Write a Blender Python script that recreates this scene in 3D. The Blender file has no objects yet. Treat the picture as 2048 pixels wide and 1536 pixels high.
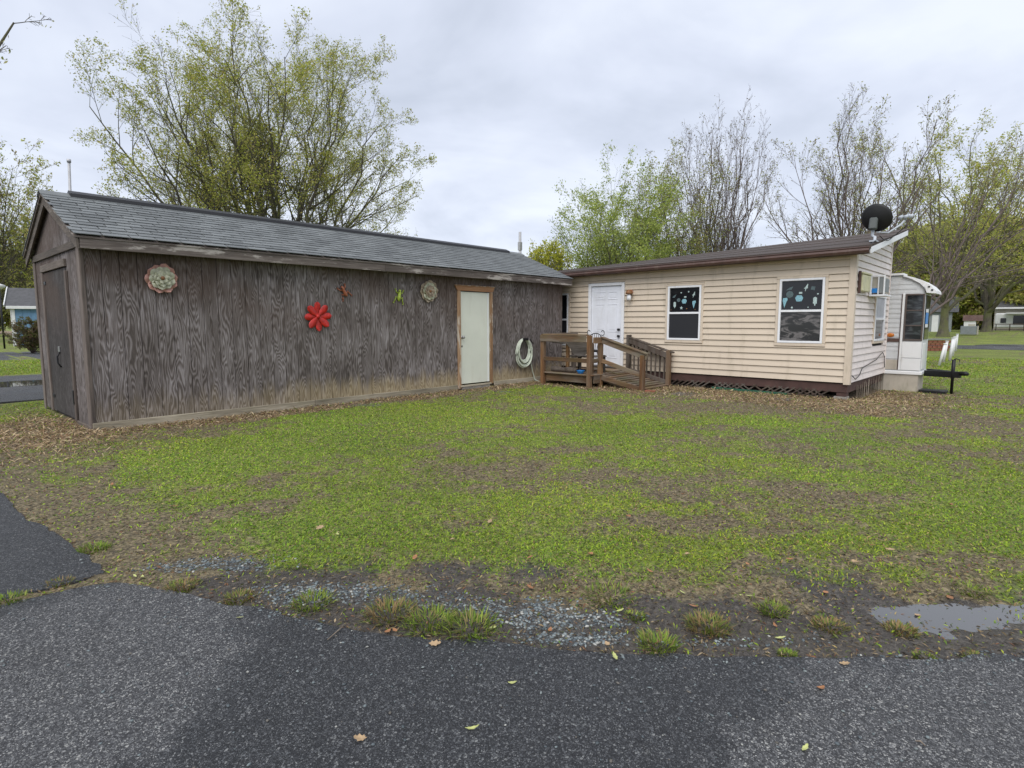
import bpy, bmesh, math, random
import numpy as np
from mathutils import Vector, Matrix

# ------------------------------------------------------------------ camera, sky, sun, exposure
S = bpy.context.scene
C = S.collection
FPX, CAMH = 1165.0, 1.45                      # focal length in pixels of the 2048 px photograph, eye height
PITCH, YAW = math.atan(123 / FPX), math.radians(42.5)
fw = np.array([math.cos(YAW) * math.cos(PITCH), math.sin(YAW) * math.cos(PITCH), -math.sin(PITCH)])
rt = np.array([math.sin(YAW), -math.cos(YAW), 0.0])
upv = np.cross(rt, fw)
cam = bpy.data.cameras.new('camera'); cam.sensor_width = 36; cam.lens = 36 * FPX / 2048
cam.clip_start = 0.05; cam.clip_end = 3000
camo = bpy.data.objects.new('camera', cam); C.objects.link(camo)
camo.matrix_world = Matrix(((rt[0], upv[0], -fw[0], 0), (rt[1], upv[1], -fw[1], 0), (rt[2], upv[2], -fw[2], CAMH), (0, 0, 0, 1)))
S.camera = camo
S.view_settings.view_transform = 'Standard'; S.view_settings.look = 'None'
S.view_settings.exposure = 0.75; S.view_settings.gamma = 1; S.view_settings.use_curve_mapping = False
S.render.engine = 'CYCLES'
S.cycles.max_bounces = 5; S.cycles.diffuse_bounces = 3; S.cycles.transparent_max_bounces = 8
S.cycles.use_denoising = True

SUN_EL, SUN_AZ = math.radians(52), math.radians(205)      # azimuth of the sun from +X towards +Y
sun = bpy.data.lights.new('sun', 'SUN'); sun.energy = 1.5; sun.angle = math.radians(45); sun.color = (1, 0.965, 0.91)
suno = bpy.data.objects.new('sun', sun); C.objects.link(suno)
sd = Vector((math.cos(SUN_AZ) * math.cos(SUN_EL), math.sin(SUN_AZ) * math.cos(SUN_EL), math.sin(SUN_EL)))
suno.rotation_euler = sd.to_track_quat('Z', 'Y').to_euler(); suno.location = (0, 0, 30)


def N(nt, t, ins=None, **a):
    o = nt.nodes.new(t)
    for k, v in a.items(): setattr(o, k, v)
    for k, v in (ins or {}).items():
        s = o.inputs[k]
        if isinstance(v, bpy.types.NodeSocket): nt.links.new(v, s)
        elif isinstance(v, bpy.types.Node): nt.links.new(v.outputs[0], s)
        else:
            if isinstance(v, (tuple, list)) and len(v) == 3 and s.type == 'RGBA': v = (*v, 1)
            s.default_value = v
    return o
def mixc(nt, f, a, b, mode='MIX'):
    o = N(nt, 'ShaderNodeMix', data_type='RGBA', blend_type=mode, clamp_factor=True)
    for i, v in ((0, f), (6, a), (7, b)):
        if isinstance(v, bpy.types.Node): v = v.outputs[0]
        if isinstance(v, bpy.types.NodeSocket): nt.links.new(v, o.inputs[i])
        else: o.inputs[i].default_value = (*v, 1) if isinstance(v, (tuple, list)) else v
    return o.outputs[2]
def mth(nt, op, a, b=0.0, c=0.0, clamp=False):
    o = N(nt, 'ShaderNodeMath', {0: a, 1: b, 2: c}, operation=op, use_clamp=clamp); return o.outputs[0]
def ramp(nt, f, stops):
    o = N(nt, 'ShaderNodeValToRGB', {0: f}); e = o.color_ramp.elements
    while len(e) < len(stops): e.new(0.5)
    for q, (p, c) in zip(e, stops):
        q.position = p; q.color = (*c, 1) if isinstance(c, (tuple, list)) else (c, c, c, 1)
    return o.outputs[0]
def noise(nt, vec, scale, detail=3, rough=0.55, w=None, out=0, dist=0.0):
    ins = {'Vector': vec, 'Scale': scale, 'Detail': detail, 'Roughness': rough, 'Distortion': dist}
    o = N(nt, 'ShaderNodeTexNoise', noise_dimensions='4D' if w is not None else '3D')
    for k, v in ins.items():
        if isinstance(v, bpy.types.NodeSocket): nt.links.new(v, o.inputs[k])
        else: o.inputs[k].default_value = v
    if w is not None: nt.links.new(w, o.inputs['W'])
    return o.outputs[out]
def vmul(nt, v, xyz):
    return N(nt, 'ShaderNodeVectorMath', {0: v, 1: xyz}, operation='MULTIPLY').outputs[0]
def pos(nt): return N(nt, 'ShaderNodeNewGeometry').outputs['Position']
def orand(nt): return N(nt, 'ShaderNodeObjectInfo').outputs['Random']
def smooth(nt, v, a, b):
    return N(nt, 'ShaderNodeMapRange', {0: v, 1: a, 2: b, 3: 0.0, 4: 1.0}, interpolation_type='SMOOTHSTEP').outputs[0]

W = bpy.data.worlds.new('World'); S.world = W; W.use_nodes = True
wt = W.node_tree; wt.nodes.clear()
sky = N(wt, 'ShaderNodeTexSky', sky_type='NISHITA', sun_disc=False, sun_elevation=SUN_EL, sun_rotation=math.radians(90) - SUN_AZ)
tc = N(wt, 'ShaderNodeTexCoord').outputs['Generated']
sx = N(wt, 'ShaderNodeSeparateXYZ', {0: tc})
den = mth(wt, 'ADD', mth(wt, 'ABSOLUTE', sx.outputs[2]), 0.22)
cv = N(wt, 'ShaderNodeCombineXYZ', {0: mth(wt, 'DIVIDE', sx.outputs[0], den), 1: mth(wt, 'DIVIDE', sx.outputs[1], den), 2: 0.0}).outputs[0]
n1 = noise(wt, cv, 1.1, 6, 0.52, dist=0.7)
n2 = noise(wt, cv, 2.6, 4, 0.5, dist=0.3)
cl = mth(wt, 'ADD', mth(wt, 'MULTIPLY', n1, 0.7), mth(wt, 'MULTIPLY', n2, 0.3))
ccol = ramp(wt, cl, [(0.34, (0.385, 0.42, 0.495)), (0.46, (0.475, 0.51, 0.595)), (0.60, (0.575, 0.61, 0.68))])
skyc = mixc(wt, 1.0, sky.outputs[0], (0.1, 0.1, 0.1), 'MULTIPLY')
allc = mixc(wt, 0.93, skyc, ccol)
bg = N(wt, 'ShaderNodeBackground', {0: allc, 1: 0.97})
N(wt, 'ShaderNodeOutputWorld', {0: bg.outputs[0]})

# ------------------------------------------------------------------ helpers
rng = np.random.default_rng(11)
def ray(x, y):
    d = fw * FPX + rt * (x - 1024) - upv * (y - 768); return d / np.linalg.norm(d)
CAM = np.array([0, 0, CAMH])
def gpt(x, y, z=0.0):
    d = ray(x, y); return CAM + d * (z - CAMH) / d[2]
def far(x, y, dist):
    """point at a horizontal distance in the direction of a photograph pixel"""
    d = ray(x, y); return CAM + d * dist / math.hypot(d[0], d[1])

WL = {}                                        # world location of every root
def _loc(p):
    return np.array(WL[p.name]) if p is not None else np.zeros(3)
def thing(name, label, cat, loc, group=None):
    o = bpy.data.objects.new(name, None); o.empty_display_size = 0.2; C.objects.link(o)
    o.location = loc; WL[o.name] = tuple(loc); tag(o, label, cat, group); return o
def tag(o, label, cat, group=None):
    o['label'] = label; o['category'] = cat
    if group: o['group'] = group
    return o
def struct(o): o['kind'] = 'structure'; return o

def link_mesh(name, me, m, parent=None, loc=None):
    o = bpy.data.objects.new(name, me); C.objects.link(o)
    if m is not None and not me.materials: me.materials.append(m)
    p = _loc(parent)
    if parent is not None: o.parent = parent
    l = np.zeros(3) if loc is None else np.array(loc)
    o.location = l - p if loc is not None else (0, 0, 0)
    WL[o.name] = tuple(l if loc is not None else p)
    return o

CB_F = None
def cbox_geo(sx, sy, sz, c):
    """box of full size sx, sy, sz, centred, edges chamfered by c"""
    hx, hy, hz = sx / 2, sy / 2, sz / 2
    c = min(c, hx * .9, hy * .9, hz * .9)
    v = []; idx = {}
    for a in (-1, 1):
        for b in (-1, 1):
            for d in (-1, 1):
                for k in range(3):
                    p = [a * (hx - c), b * (hy - c), d * (hz - c)]
                    p[k] = (a, b, d)[k] * (hx, hy, hz)[k]
                    idx[(a, b, d, k)] = len(v); v.append(p)
    f = []
    for k in range(3):
        i, j = [q for q in range(3) if q != k]
        for s in (-1, 1):
            q = []
            for (a, b) in ((-1, -1), (1, -1), (1, 1), (-1, 1)):
                t = [0, 0, 0]; t[k] = s; t[i] = a; t[j] = b; q.append(idx[(*t, k)])
            f.append(q)
    for k in range(3):                                    # edges along axis k
        i, j = [q for q in range(3) if q != k]
        for a in (-1, 1):
            for b in (-1, 1):
                t0 = [0, 0, 0]; t0[i] = a; t0[j] = b; t1 = list(t0); t0[k] = -1; t1[k] = 1
                f.append([idx[(*t0, i)], idx[(*t1, i)], idx[(*t1, j)], idx[(*t0, j)]])
    for a in (-1, 1):
        for b in (-1, 1):
            for d in (-1, 1): f.append([idx[(a, b, d, k)] for k in range(3)])
    return np.array(v), f

class MB:
    def __init__(s): s.v = []; s.f = []; s.n = 0
    def add(s, v, f):
        v = np.asarray(v, float); s.v.append(v); s.f += [[i + s.n for i in q] for q in f]; s.n += len(v); return s
    def box(s, x0, x1, y0, y1, z0, z1, c=0.004):
        v, f = cbox_geo(x1 - x0, y1 - y0, z1 - z0, c)
        return s.add(v + np.array([(x0 + x1) / 2, (y0 + y1) / 2, (z0 + z1) / 2]), f)
    def bar(s, p, q, w, h, c=0.004, up=(0, 0, 1)):
        p = np.array(p, float); q = np.array(q, float); d = q - p; L = np.linalg.norm(d); d /= L
        u = np.array(up, float)
        if abs(d @ u) > .98: u = np.array([1., 0, 0])
        y = np.cross(u, d); y /= np.linalg.norm(y); z = np.cross(d, y)
        v, f = cbox_geo(L, w, h, c)
        return s.add((p + q) / 2 + v[:, :1] * d + v[:, 1:2] * y + v[:, 2:] * z, f)
    def tube(s, pts, r, n=8, closed=False):
        pts = np.array(pts, float); m = len(pts); r = np.broadcast_to(np.array(r, float), (m,))
        T = np.gradient(pts, axis=0)
        if closed: T = np.roll(pts, -1, 0) - np.roll(pts, 1, 0)
        T /= np.linalg.norm(T, axis=1)[:, None] + 1e-9
        ref = np.array([0, 0, 1.]) if abs(T[:, 2]).mean() < .8 else np.array([1., 0, 0])
        A = np.cross(T, ref); A /= np.linalg.norm(A, axis=1)[:, None] + 1e-9; B = np.cross(T, A)
        th = np.arange(n) * 2 * math.pi / n
        v = (pts[:, None] + r[:, None, None] * (np.cos(th)[None, :, None] * A[:, None] + np.sin(th)[None, :, None] * B[:, None])).reshape(-1, 3)
        f = []
        for i in range(m if closed else m - 1):
            for k in range(n):
                a, b = i * n + k, i * n + (k + 1) % n; j = (i + 1) % m
                f.append([a, b, j * n + (k + 1) % n, j * n + k])
        if not closed: f += [list(range(n))[::-1], list(range((m - 1) * n, m * n))]
        return s.add(v, f)
    def lathe(s, prof, cx, cy, n=20, axis=None, org=None):
        v = []; th = np.arange(n) * 2 * math.pi / n
        for r, z in prof: v.append(np.stack([cx + r * np.cos(th), cy + r * np.sin(th), np.full(n, z)], 1))
        m = len(prof); f = []
        for i in range(m - 1):
            for k in range(n): f.append([i * n + k, i * n + (k + 1) % n, (i + 1) * n + (k + 1) % n, (i + 1) * n + k])
        f += [list(range(n))[::-1], list(range((m - 1) * n, m * n))]
        return s.add(np.concatenate(v), f)
    def prism(s, poly, ax, a0, a1):
        """extrude a 2-D polygon along axis ax (0,1,2); the polygon is in the two other axes in order"""
        n = len(poly); o = [k for k in range(3) if k != ax]
        v = np.zeros((2 * n, 3)); P_ = np.array(poly, float)
        for t, a in ((0, a0), (1, a1)):
            v[t * n:(t + 1) * n, o[0]] = P_[:, 0]; v[t * n:(t + 1) * n, o[1]] = P_[:, 1]; v[t * n:(t + 1) * n, ax] = a
        f = [list(range(n))[::-1], list(range(n, 2 * n))] + [[i, (i + 1) % n, n + (i + 1) % n, n + i] for i in range(n)]
        return s.add(v, f)
    def mesh(s, name, off=(0, 0, 0), smooth=False):
        me = bpy.data.meshes.new(name)
        me.from_pydata((np.concatenate(s.v) - np.array(off)).tolist(), [], s.f)
        bm = bmesh.new(); bm.from_mesh(me); bmesh.ops.recalc_face_normals(bm, faces=bm.faces); bm.to_mesh(me); bm.free()
        if smooth: me.shade_smooth()
        return me
    def build(s, name, m, parent=None, smooth=False):
        return link_mesh(name, s.mesh(name, _loc(parent), smooth), m, parent)
def box(name, m, parent, *a, **k): return MB().box(*a, **k).build(name, m, parent)
def bar(name, m, parent, *a, **k): return MB().bar(*a, **k).build(name, m, parent)
def tube(name, m, parent, *a, **k): return MB().tube(*a, **k).build(name, m, parent, True)
def copy_tree(o, loc, rz=0.0, sc=1.0):
    c = o.copy(); C.objects.link(c); c.location = loc; c.rotation_euler = (0, 0, rz); c.scale = (sc, sc, sc); WL[c.name] = tuple(loc)
    for ch in list(o.children):
        d = ch.copy(); C.objects.link(d); d.parent = c
    return c

def npmesh(name, V, F, m, parent=None, col=None, smooth=False, attrs=None):
    """fast mesh from arrays; F is (n,3) or (n,4); V in world coordinates"""
    me = bpy.data.meshes.new(name); V = np.asarray(V, np.float32) - _loc(parent).astype(np.float32); F = np.asarray(F, np.int32)
    k = F.shape[1]
    me.vertices.add(len(V)); me.vertices.foreach_set('co', V.ravel())
    me.loops.add(F.size); me.loops.foreach_set('vertex_index', F.ravel())
    me.polygons.add(len(F)); me.polygons.foreach_set('loop_start', np.arange(0, F.size, k, dtype=np.int32))
    me.update(calc_edges=True)
    if col is not None:
        a = me.color_attributes.new('Col', 'FLOAT_COLOR', 'POINT')
        cc = np.ones((len(V), 4), np.float32); cc[:, :3] = col; a.data.foreach_set('color', cc.ravel())
    for an, av in (attrs or {}).items():
        a = me.attributes.new(an, 'FLOAT', 'POINT'); a.data.foreach_set('value', np.asarray(av, np.float32))
    if smooth: me.shade_smooth()
    return link_mesh(name, me, m, parent)

def vnoise(x, y, seed=0):
    xi = np.floor(x).astype(np.int64); yi = np.floor(y).astype(np.int64); fx = x - xi; fy = y - yi
    fx = fx * fx * (3 - 2 * fx); fy = fy * fy * (3 - 2 * fy)
    def h(a, b):
        n = (a * 374761393 + b * 668265263 + seed * 144665) & 0x7fffffff
        n = ((n ^ (n >> 13)) * 1274126177) & 0x7fffffff
        return ((n ^ (n >> 16)) & 0xffff) / 65535.0
    return (h(xi, yi) * (1 - fx) + h(xi + 1, yi) * fx) * (1 - fy) + (h(xi, yi + 1) * (1 - fx) + h(xi + 1, yi + 1) * fx) * fy
def fbm(x, y, seed=0, o=4):
    s = 0; a = .5; t = 0
    for i in range(o): s = s + a * vnoise(x * 2 ** i + 17.3 * i, y * 2 ** i - 9.1 * i, seed + i); t += a; a *= .55
    return s / t
def sstep(a, b, x):
    t = np.clip((x - a) / (b - a), 0, 1); return t * t * (3 - 2 * t)

# ------------------------------------------------------------------ materials
def newmat(name):
    m = bpy.data.materials.new(name); m.use_nodes = True; nt = m.node_tree
    return m, nt, nt.nodes['Principled BSDF']
def setb(nt, b, **k):
    for n, v in k.items():
        s = b.inputs[n.replace('_', ' ')]
        if isinstance(v, bpy.types.NodeSocket): nt.links.new(v, s)
        else: s.default_value = (*v, 1) if isinstance(v, (tuple, list)) else v
def bump(nt, b, h, strength=.4, dist=.01):
    o = N(nt, 'ShaderNodeBump', {'Height': h, 'Strength': strength, 'Distance': dist}); nt.links.new(o.outputs[0], b.inputs['Normal'])

def plain(name, col, rough=.6, metal=0.0, var=.12, vscale=6.0, bmp=0.0, dirt=None):
    m, nt, b = newmat(name); p = pos(nt)
    n = noise(nt, p, vscale, 4, .6)
    c = mixc(nt, ramp(nt, n, [(.3, 0.0), (.7, 1.0)]), tuple(max(0, q * (1 - var)) for q in col), tuple(min(1, q * (1 + var)) for q in col))
    if dirt:
        d = noise(nt, vmul(nt, p, (3, 3, .7)), 2.5, 6, .65)
        c = mixc(nt, mth(nt, 'MULTIPLY', smooth(nt, d, .5, .72), dirt[1]), c, dirt[0])
    setb(nt, b, Base_Color=c, Roughness=rough, Metallic=metal)
    if bmp: bump(nt, b, noise(nt, p, vscale * 8, 3), bmp, .005)
    return m

def shed_wood(name, dark=1.0, tan=True, panelaxis=0):
    """weathered plywood siding: contour grain that changes with every 1.22 m sheet"""
    m, nt, b = newmat(name); p = pos(nt); s = N(nt, 'ShaderNodeSeparateXYZ', {0: p}).outputs
    pn = mth(nt, 'FLOOR', mth(nt, 'DIVIDE', s[panelaxis], 1.22))
    w = mth(nt, 'MULTIPLY', pn, 3.71)
    base = noise(nt, vmul(nt, p, (4.5, 4.5, .66)), 1.0, 2.6, .5, w=w, dist=.25)
    wob = noise(nt, vmul(nt, p, (14, 14, 2.5)), 1.0, 2, .5)
    rings = mth(nt, 'SINE', mth(nt, 'ADD', mth(nt, 'MULTIPLY', base, 200.0), mth(nt, 'MULTIPLY', wob, 11.0)))
    r01 = mth(nt, 'MULTIPLY_ADD', rings, .5, .5)
    fib = noise(nt, vmul(nt, p, (150, 150, 4)), 1.0, 3, .6)
    blot = noise(nt, vmul(nt, p, (2.2, 2.2, 1.1)), 1.0, 5, .62)
    blot2 = noise(nt, vmul(nt, p, (9, 9, 2.2)), 1.0, 4, .6)
    k = mth(nt, 'ADD', mth(nt, 'MULTIPLY', r01, .19), mth(nt, 'ADD', mth(nt, 'MULTIPLY', fib, .34), mth(nt, 'ADD', mth(nt, 'MULTIPLY', blot, .42), mth(nt, 'MULTIPLY', blot2, .3))))
    c = ramp(nt, k, [(.38, (.030 * dark, .024 * dark, .020 * dark)), (.55, (.09 * dark, .073 * dark, .064 * dark)), (.68, (.185 * dark, .16 * dark, .152 * dark)), (.84, (.345 * dark, .315 * dark, .315 * dark))])
    brn = noise(nt, vmul(nt, p, (.55, .55, .9)), 1.0, 3, .5)
    hi = smooth(nt, mth(nt, 'ADD', s[2], mth(nt, 'MULTIPLY', blot, .9)), 1.5, 2.5)
    f = mth(nt, 'MULTIPLY', mth(nt, 'MULTIPLY', smooth(nt, brn, .36, .58), hi), .95)
    c = mixc(nt, f, c, mixc(nt, .62, c, (.085, .052, .036)))
    if tan:
        zz = mth(nt, 'ADD', s[2], mth(nt, 'MULTIPLY', mth(nt, 'SUBTRACT', noise(nt, vmul(nt, p, (9, 9, .6)), 1.0, 3, .6), .5), .55))
        f = mth(nt, 'SUBTRACT', 1.0, smooth(nt, zz, .2, .55))
        f = mth(nt, 'MULTIPLY', f, mth(nt, 'MULTIPLY_ADD', smooth(nt, s[0], 2.5, 6.5), .55, .2))
        c = mixc(nt, f, c, mixc(nt, r01, (.30, .225, .12), (.46, .37, .22)))
    setb(nt, b, Base_Color=c, Roughness=.85)
    bump(nt, b, mth(nt, 'ADD', mth(nt, 'MULTIPLY', r01, .6), fib), .5, .004)
    return m

def board_wood(name, c0, c1, axis, paint=None, algae=0.0, rough=.8, gray=None):
    """plain sawn boards with grain along an axis"""
    m, nt, b = newmat(name); p = pos(nt)
    sc = [60, 60, 60]; sc[axis] = 3.0; s2 = [7, 7, 7]; s2[axis] = 1.2
    g = noise(nt, vmul(nt, p, tuple(sc)), 1.0, 4, .65); l = noise(nt, vmul(nt, p, tuple(s2)), 1.0, 4, .6)
    k = mth(nt, 'ADD', mth(nt, 'MULTIPLY', g, .55), mth(nt, 'ADD', mth(nt, 'MULTIPLY', l, .5), mth(nt, 'MULTIPLY_ADD', orand(nt), .24, -.14)))
    c = ramp(nt, k, [(.3, tuple(.45 * q for q in c0)), (.5, c0), (.72, c1)])
    if gray:
        gf = smooth(nt, noise(nt, vmul(nt, p, tuple(q * .6 for q in s2)), 1.0, 4, .6), .4, .66)
        c = mixc(nt, gf, c, gray)
    if paint:
        pf = smooth(nt, noise(nt, vmul(nt, p, tuple(q * 1.3 for q in s2)), 1.0, 6, .7), paint[1], paint[1] + .07)
        c = mixc(nt, pf, c, paint[0])
    if algae:
        af = smooth(nt, noise(nt, p, 3.0, 5, .65), .45, .65)
        nz = N(nt, 'ShaderNodeSeparateXYZ', {0: N(nt, 'ShaderNodeNewGeometry').outputs['Normal']}).outputs[2]
        c = mixc(nt, mth(nt, 'MULTIPLY', af, mth(nt, 'MULTIPLY_ADD', nz, algae * .6, algae * .4, True)), c, (.13, .15, .035))
    setb(nt, b, Base_Color=c, Roughness=rough)
    bump(nt, b, g, .45, .004)
    return m

def vinyl(name, col, stain=(.30, .25, .17), amt=.35):
    m, nt, b = newmat(name); p = pos(nt)
    n = noise(nt, p, 1.3, 5, .6); st = noise(nt, vmul(nt, p, (5, 5, .9)), 1.0, 5, .65)
    c = mixc(nt, n, tuple(q * .9 for q in col), tuple(min(1, q * 1.08) for q in col))
    c = mixc(nt, mth(nt, 'MULTIPLY', orand(nt), .22), c, tuple(q * .82 for q in col))
    c = mixc(nt, mth(nt, 'MULTIPLY', smooth(nt, st, .5, .75), amt), c, stain)
    setb(nt, b, Base_Color=c, Roughness=.5)
    bump(nt, b, noise(nt, vmul(nt, p, (2, 2, 55)), 1.0, 3), .12, .004)
    return m

def glass(name, col=(.012, .013, .016), rough=.06, blot=None):
    m, nt, b = newmat(name)
    c = col; p = pos(nt)
    if blot:
        n = noise(nt, vmul(nt, p, (3, 3, 9)), 1.0, 5, .6, dist=1.2); c = mixc(nt, smooth(nt, n, .48, .62), col, blot)
    setb(nt, b, Base_Color=c, Roughness=rough, Specular_IOR_Level=.5)
    bump(nt, b, noise(nt, p, 1.5, 2), .05, .02)
    return m

def foliage(name, tr=.35, rough=.6):
    m, nt, b = newmat(name)
    a = N(nt, 'ShaderNodeAttribute', attribute_name='Col').outputs['Color']
    setb(nt, b, Base_Color=a, Roughness=rough, Specular_IOR_Level=.25)
    t = N(nt, 'ShaderNodeBsdfTranslucent', {0: a})
    mx = N(nt, 'ShaderNodeMixShader', {0: tr, 1: b.outputs[0], 2: t.outputs[0]})
    nt.links.new(mx.outputs[0], nt.nodes['Material Output'].inputs[0])
    return m

def bark(name, c0, c1, moss=None):
    m, nt, b = newmat(name); p = pos(nt)
    n = noise(nt, vmul(nt, p, (9, 9, 2.5)), 1.0, 5, .65)
    c = ramp(nt, n, [(.3, c0), (.7, c1)])
    if moss: c = mixc(nt, mth(nt, 'MULTIPLY', smooth(nt, noise(nt, p, 1.1, 4, .6), .42, .6), .7), c, moss)
    setb(nt, b, Base_Color=c, Roughness=.9); bump(nt, b, n, .6, .03)
    return m

def shingle_mat(name, c0, c1):
    m, nt, b = newmat(name); p = pos(nt)
    g = noise(nt, p, 220, 2, .7); l = noise(nt, vmul(nt, p, (2.5, 1.2, 1.2)), 1.0, 5, .6); r = orand(nt)
    k = mth(nt, 'ADD', mth(nt, 'MULTIPLY', g, .45), mth(nt, 'ADD', mth(nt, 'MULTIPLY', l, .4), mth(nt, 'MULTIPLY_ADD', r, .17, .06)))
    c = ramp(nt, k, [(.3, c0), (.8, c1)])
    setb(nt, b, Base_Color=c, Roughness=.75); bump(nt, b, g, .5, .004)
    return m

M = {}
M['shed'] = shed_wood('weathered_plywood_siding')
M['shed_end'] = shed_wood('weathered_end_siding', .95, False, 1)
M['shed_door'] = shed_wood('dark_weathered_door', .30, False, 1)
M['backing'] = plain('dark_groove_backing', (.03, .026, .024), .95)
M['trimx'] = board_wood('weathered_trim_along_x', (.13, .105, .09), (.26, .225, .20), 0, ((.42, .38, .34), .56))
M['trimy'] = board_wood('weathered_trim_along_y', (.13, .105, .085), (.25, .21, .18), 1)
M['trimz'] = board_wood('weathered_trim_upright', (.12, .095, .08), (.23, .19, .165), 2)
M['skirt'] = board_wood('pale_skirt_board', (.30, .26, .19), (.52, .46, .36), 0, None, .2)
M['bare'] = board_wood('bare_orange_casing', (.30, .17, .085), (.48, .33, .21), 2, ((.55, .47, .38), .50))
M['barex'] = board_wood('bare_orange_casing_head', (.27, .125, .055), (.40, .22, .11), 0)
M['deckx'] = board_wood('deck_wood_along_x', (.135, .075, .038), (.27, .17, .095), 0, None, .35, gray=(.20, .165, .13))
M['decky'] = board_wood('deck_wood_along_y', (.135, .075, .038), (.27, .17, .095), 1, None, .35, gray=(.20, .165, .13))
M['deckz'] = board_wood('deck_wood_upright', (.17, .08, .032), (.34, .19, .085), 2, None, .2, gray=(.17, .115, .075))
M['darkwood'] = board_wood('dark_rail_wood', (.055, .036, .026), (.12, .085, .065), 2, None, .1, gray=(.12, .10, .085))
M['shingle'] = shingle_mat('grey_asphalt_shingle', (.06, .065, .067), (.225, .24, .242))
M['black'] = plain('black_plastic', (.014, .014, .016), .5)
M['iron'] = plain('black_iron', (.02, .02, .022), .45, .5)
M['white_door'] = plain('off_white_door_paint', (.70, .72, .62), .45, var=.04, vscale=2, dirt=((.5, .47, .36), .15))
M['metal'] = plain('dull_metal', (.36, .36, .36), .38, .8)
M['tan'] = vinyl('tan_vinyl_siding', (.65, .55, .435), amt=.34)
M['pink'] = vinyl('pale_pinkish_vinyl_siding', (.80, .72, .68), (.34, .30, .26), .3)
M['tan_trim'] = plain('tan_vinyl_trim', (.645, .545, .435), .5, var=.05, dirt=((.35, .3, .2), .4))
M['white'] = plain('white_vinyl_frame', (.82, .83, .86), .4, var=.03, dirt=((.5, .48, .42), .3))
M['house_door'] = plain('white_house_door', (.80, .82, .88), .4, var=.03, dirt=((.55, .55, .55), .3))
M['glass'] = glass('dark_window_glass')
M['glass2'] = glass('window_with_plastic_sheet', (.03, .03, .032), .12, (.16, .15, .15))
M['screen'] = glass('insect_screen', (.022, .023, .028), .45)
M['brown'] = plain('brown_gutter_paint', (.085, .045, .036), .5, var=.25, vscale=3, dirt=((.3, .25, .2), .25))
M['beam'] = plain('dark_red_brown_beam', (.075, .038, .032), .7, var=.3, vscale=4)
M['roof2'] = shingle_mat('brown_rolled_roofing', (.022, .016, .014), (.085, .062, .05))
M['sticker'] = plain('pale_blue_window_sticker', (.24, .46, .54), .5, var=.25, vscale=30)
M['sticker2'] = plain('pale_window_sticker', (.44, .55, .54), .5, var=.2, vscale=30)
M['sticker3'] = plain('dim_window_sticker', (.09, .13, .14), .5, var=.3, vscale=40)
M['red'] = plain('faded_red_paint', (.50, .02, .014), .45, var=.4, vscale=18, dirt=((.2, .03, .02), .5))
M['pinkpetal'] = plain('faded_pink_petal', (.46, .24, .19), .5, var=.35, vscale=22)
M['greenpetal'] = plain('pale_green_petal', (.46, .46, .33), .5, var=.3, vscale=22)
M['tanpetal'] = plain('faded_tan_petal', (.34, .27, .19), .5, var=.35, vscale=22)
M['rust'] = plain('rusty_centre', (.22, .10, .04), .6, var=.4, vscale=30)
M['copper'] = plain('copper_red_glaze', (.36, .12, .06), .35, var=.4, vscale=25)
M['frog'] = plain('green_glaze', (.33, .42, .05), .35, var=.5, vscale=25)
M['hose'] = plain('pale_grey_green_hose', (.56, .60, .50), .45, var=.12, vscale=12)
M['blue'] = plain('blue_plastic', (.02, .22, .62), .4)
M['log'] = bark('log_bark', (.09, .07, .055), (.24, .20, .17))
M['oldbench'] = board_wood('old_grey_bench_wood', (.10, .085, .07), (.24, .21, .19), 1)
M['rv'] = plain('white_rv_panel', (.80, .80, .80), .35, var=.04, vscale=2, dirt=((.5, .46, .4), .35))
M['rvgray'] = plain('grey_white_rv_ribbed', (.60, .61, .62), .4, var=.05, vscale=2, dirt=((.42, .40, .36), .4))
M['skirtpanel'] = plain('stained_beige_skirting', (.48, .43, .36), .7, var=.12, vscale=3, dirt=((.25, .23, .15), .5))
M['amber'] = plain('amber_lens', (.55, .17, .02), .25)
M['yellowed'] = plain('yellowed_plastic', (.60, .57, .36), .5, var=.15, vscale=9)
M['rv_glass'] = glass('dark_rv_glass', (.015, .017, .02), .08, (.06, .07, .075))
M['concrete'] = plain('grey_concrete', (.27, .25, .22), .9, var=.25, vscale=12, bmp=.4)
M['brick'] = plain('red_brown_brick', (.25, .095, .055), .85, var=.3, vscale=15, bmp=.4)
M['bluewall'] = plain('blue_painted_siding', (.13, .25, .40), .6, var=.15)
M['farroof'] = plain('dark_grey_roof', (.085, .085, .09), .8, var=.2)
M['farwhite'] = plain('far_white_paint', (.70, .70, .70), .5, var=.06)
M['fargray'] = plain('far_grey_paint', (.22, .24, .25), .6, var=.1)
M['fartan'] = plain('far_beige_paint', (.42, .39, .33), .6, var=.1)
M['pole'] = plain('galvanised_pole', (.42, .42, .43), .5, .3)
M['dish'] = plain('matt_black_dish', (.012, .012, .013), .6)
M['dishgrey'] = plain('grey_dish_arm', (.42, .45, .49), .45, var=.1)
M['paleslat'] = board_wood('pale_weathered_stakes', (.20, .16, .12), (.42, .36, .29), 2)
M['green_plastic'] = plain('green_edging_plastic', (.02, .10, .06), .5)
M['leaf'] = foliage('spring_leaves', .5)
M['grass'] = foliage('grass_blades', .3)
M['bark1'] = bark('maple_bark', (.05, .043, .034), (.15, .13, .10), (.13, .14, .045))
M['bark2'] = bark('grey_bark', (.05, .043, .038), (.15, .13, .115), (.12, .12, .05))
M['bark3'] = bark('dark_red_grey_bark', (.07, .052, .047), (.19, .15, .135))

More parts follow.
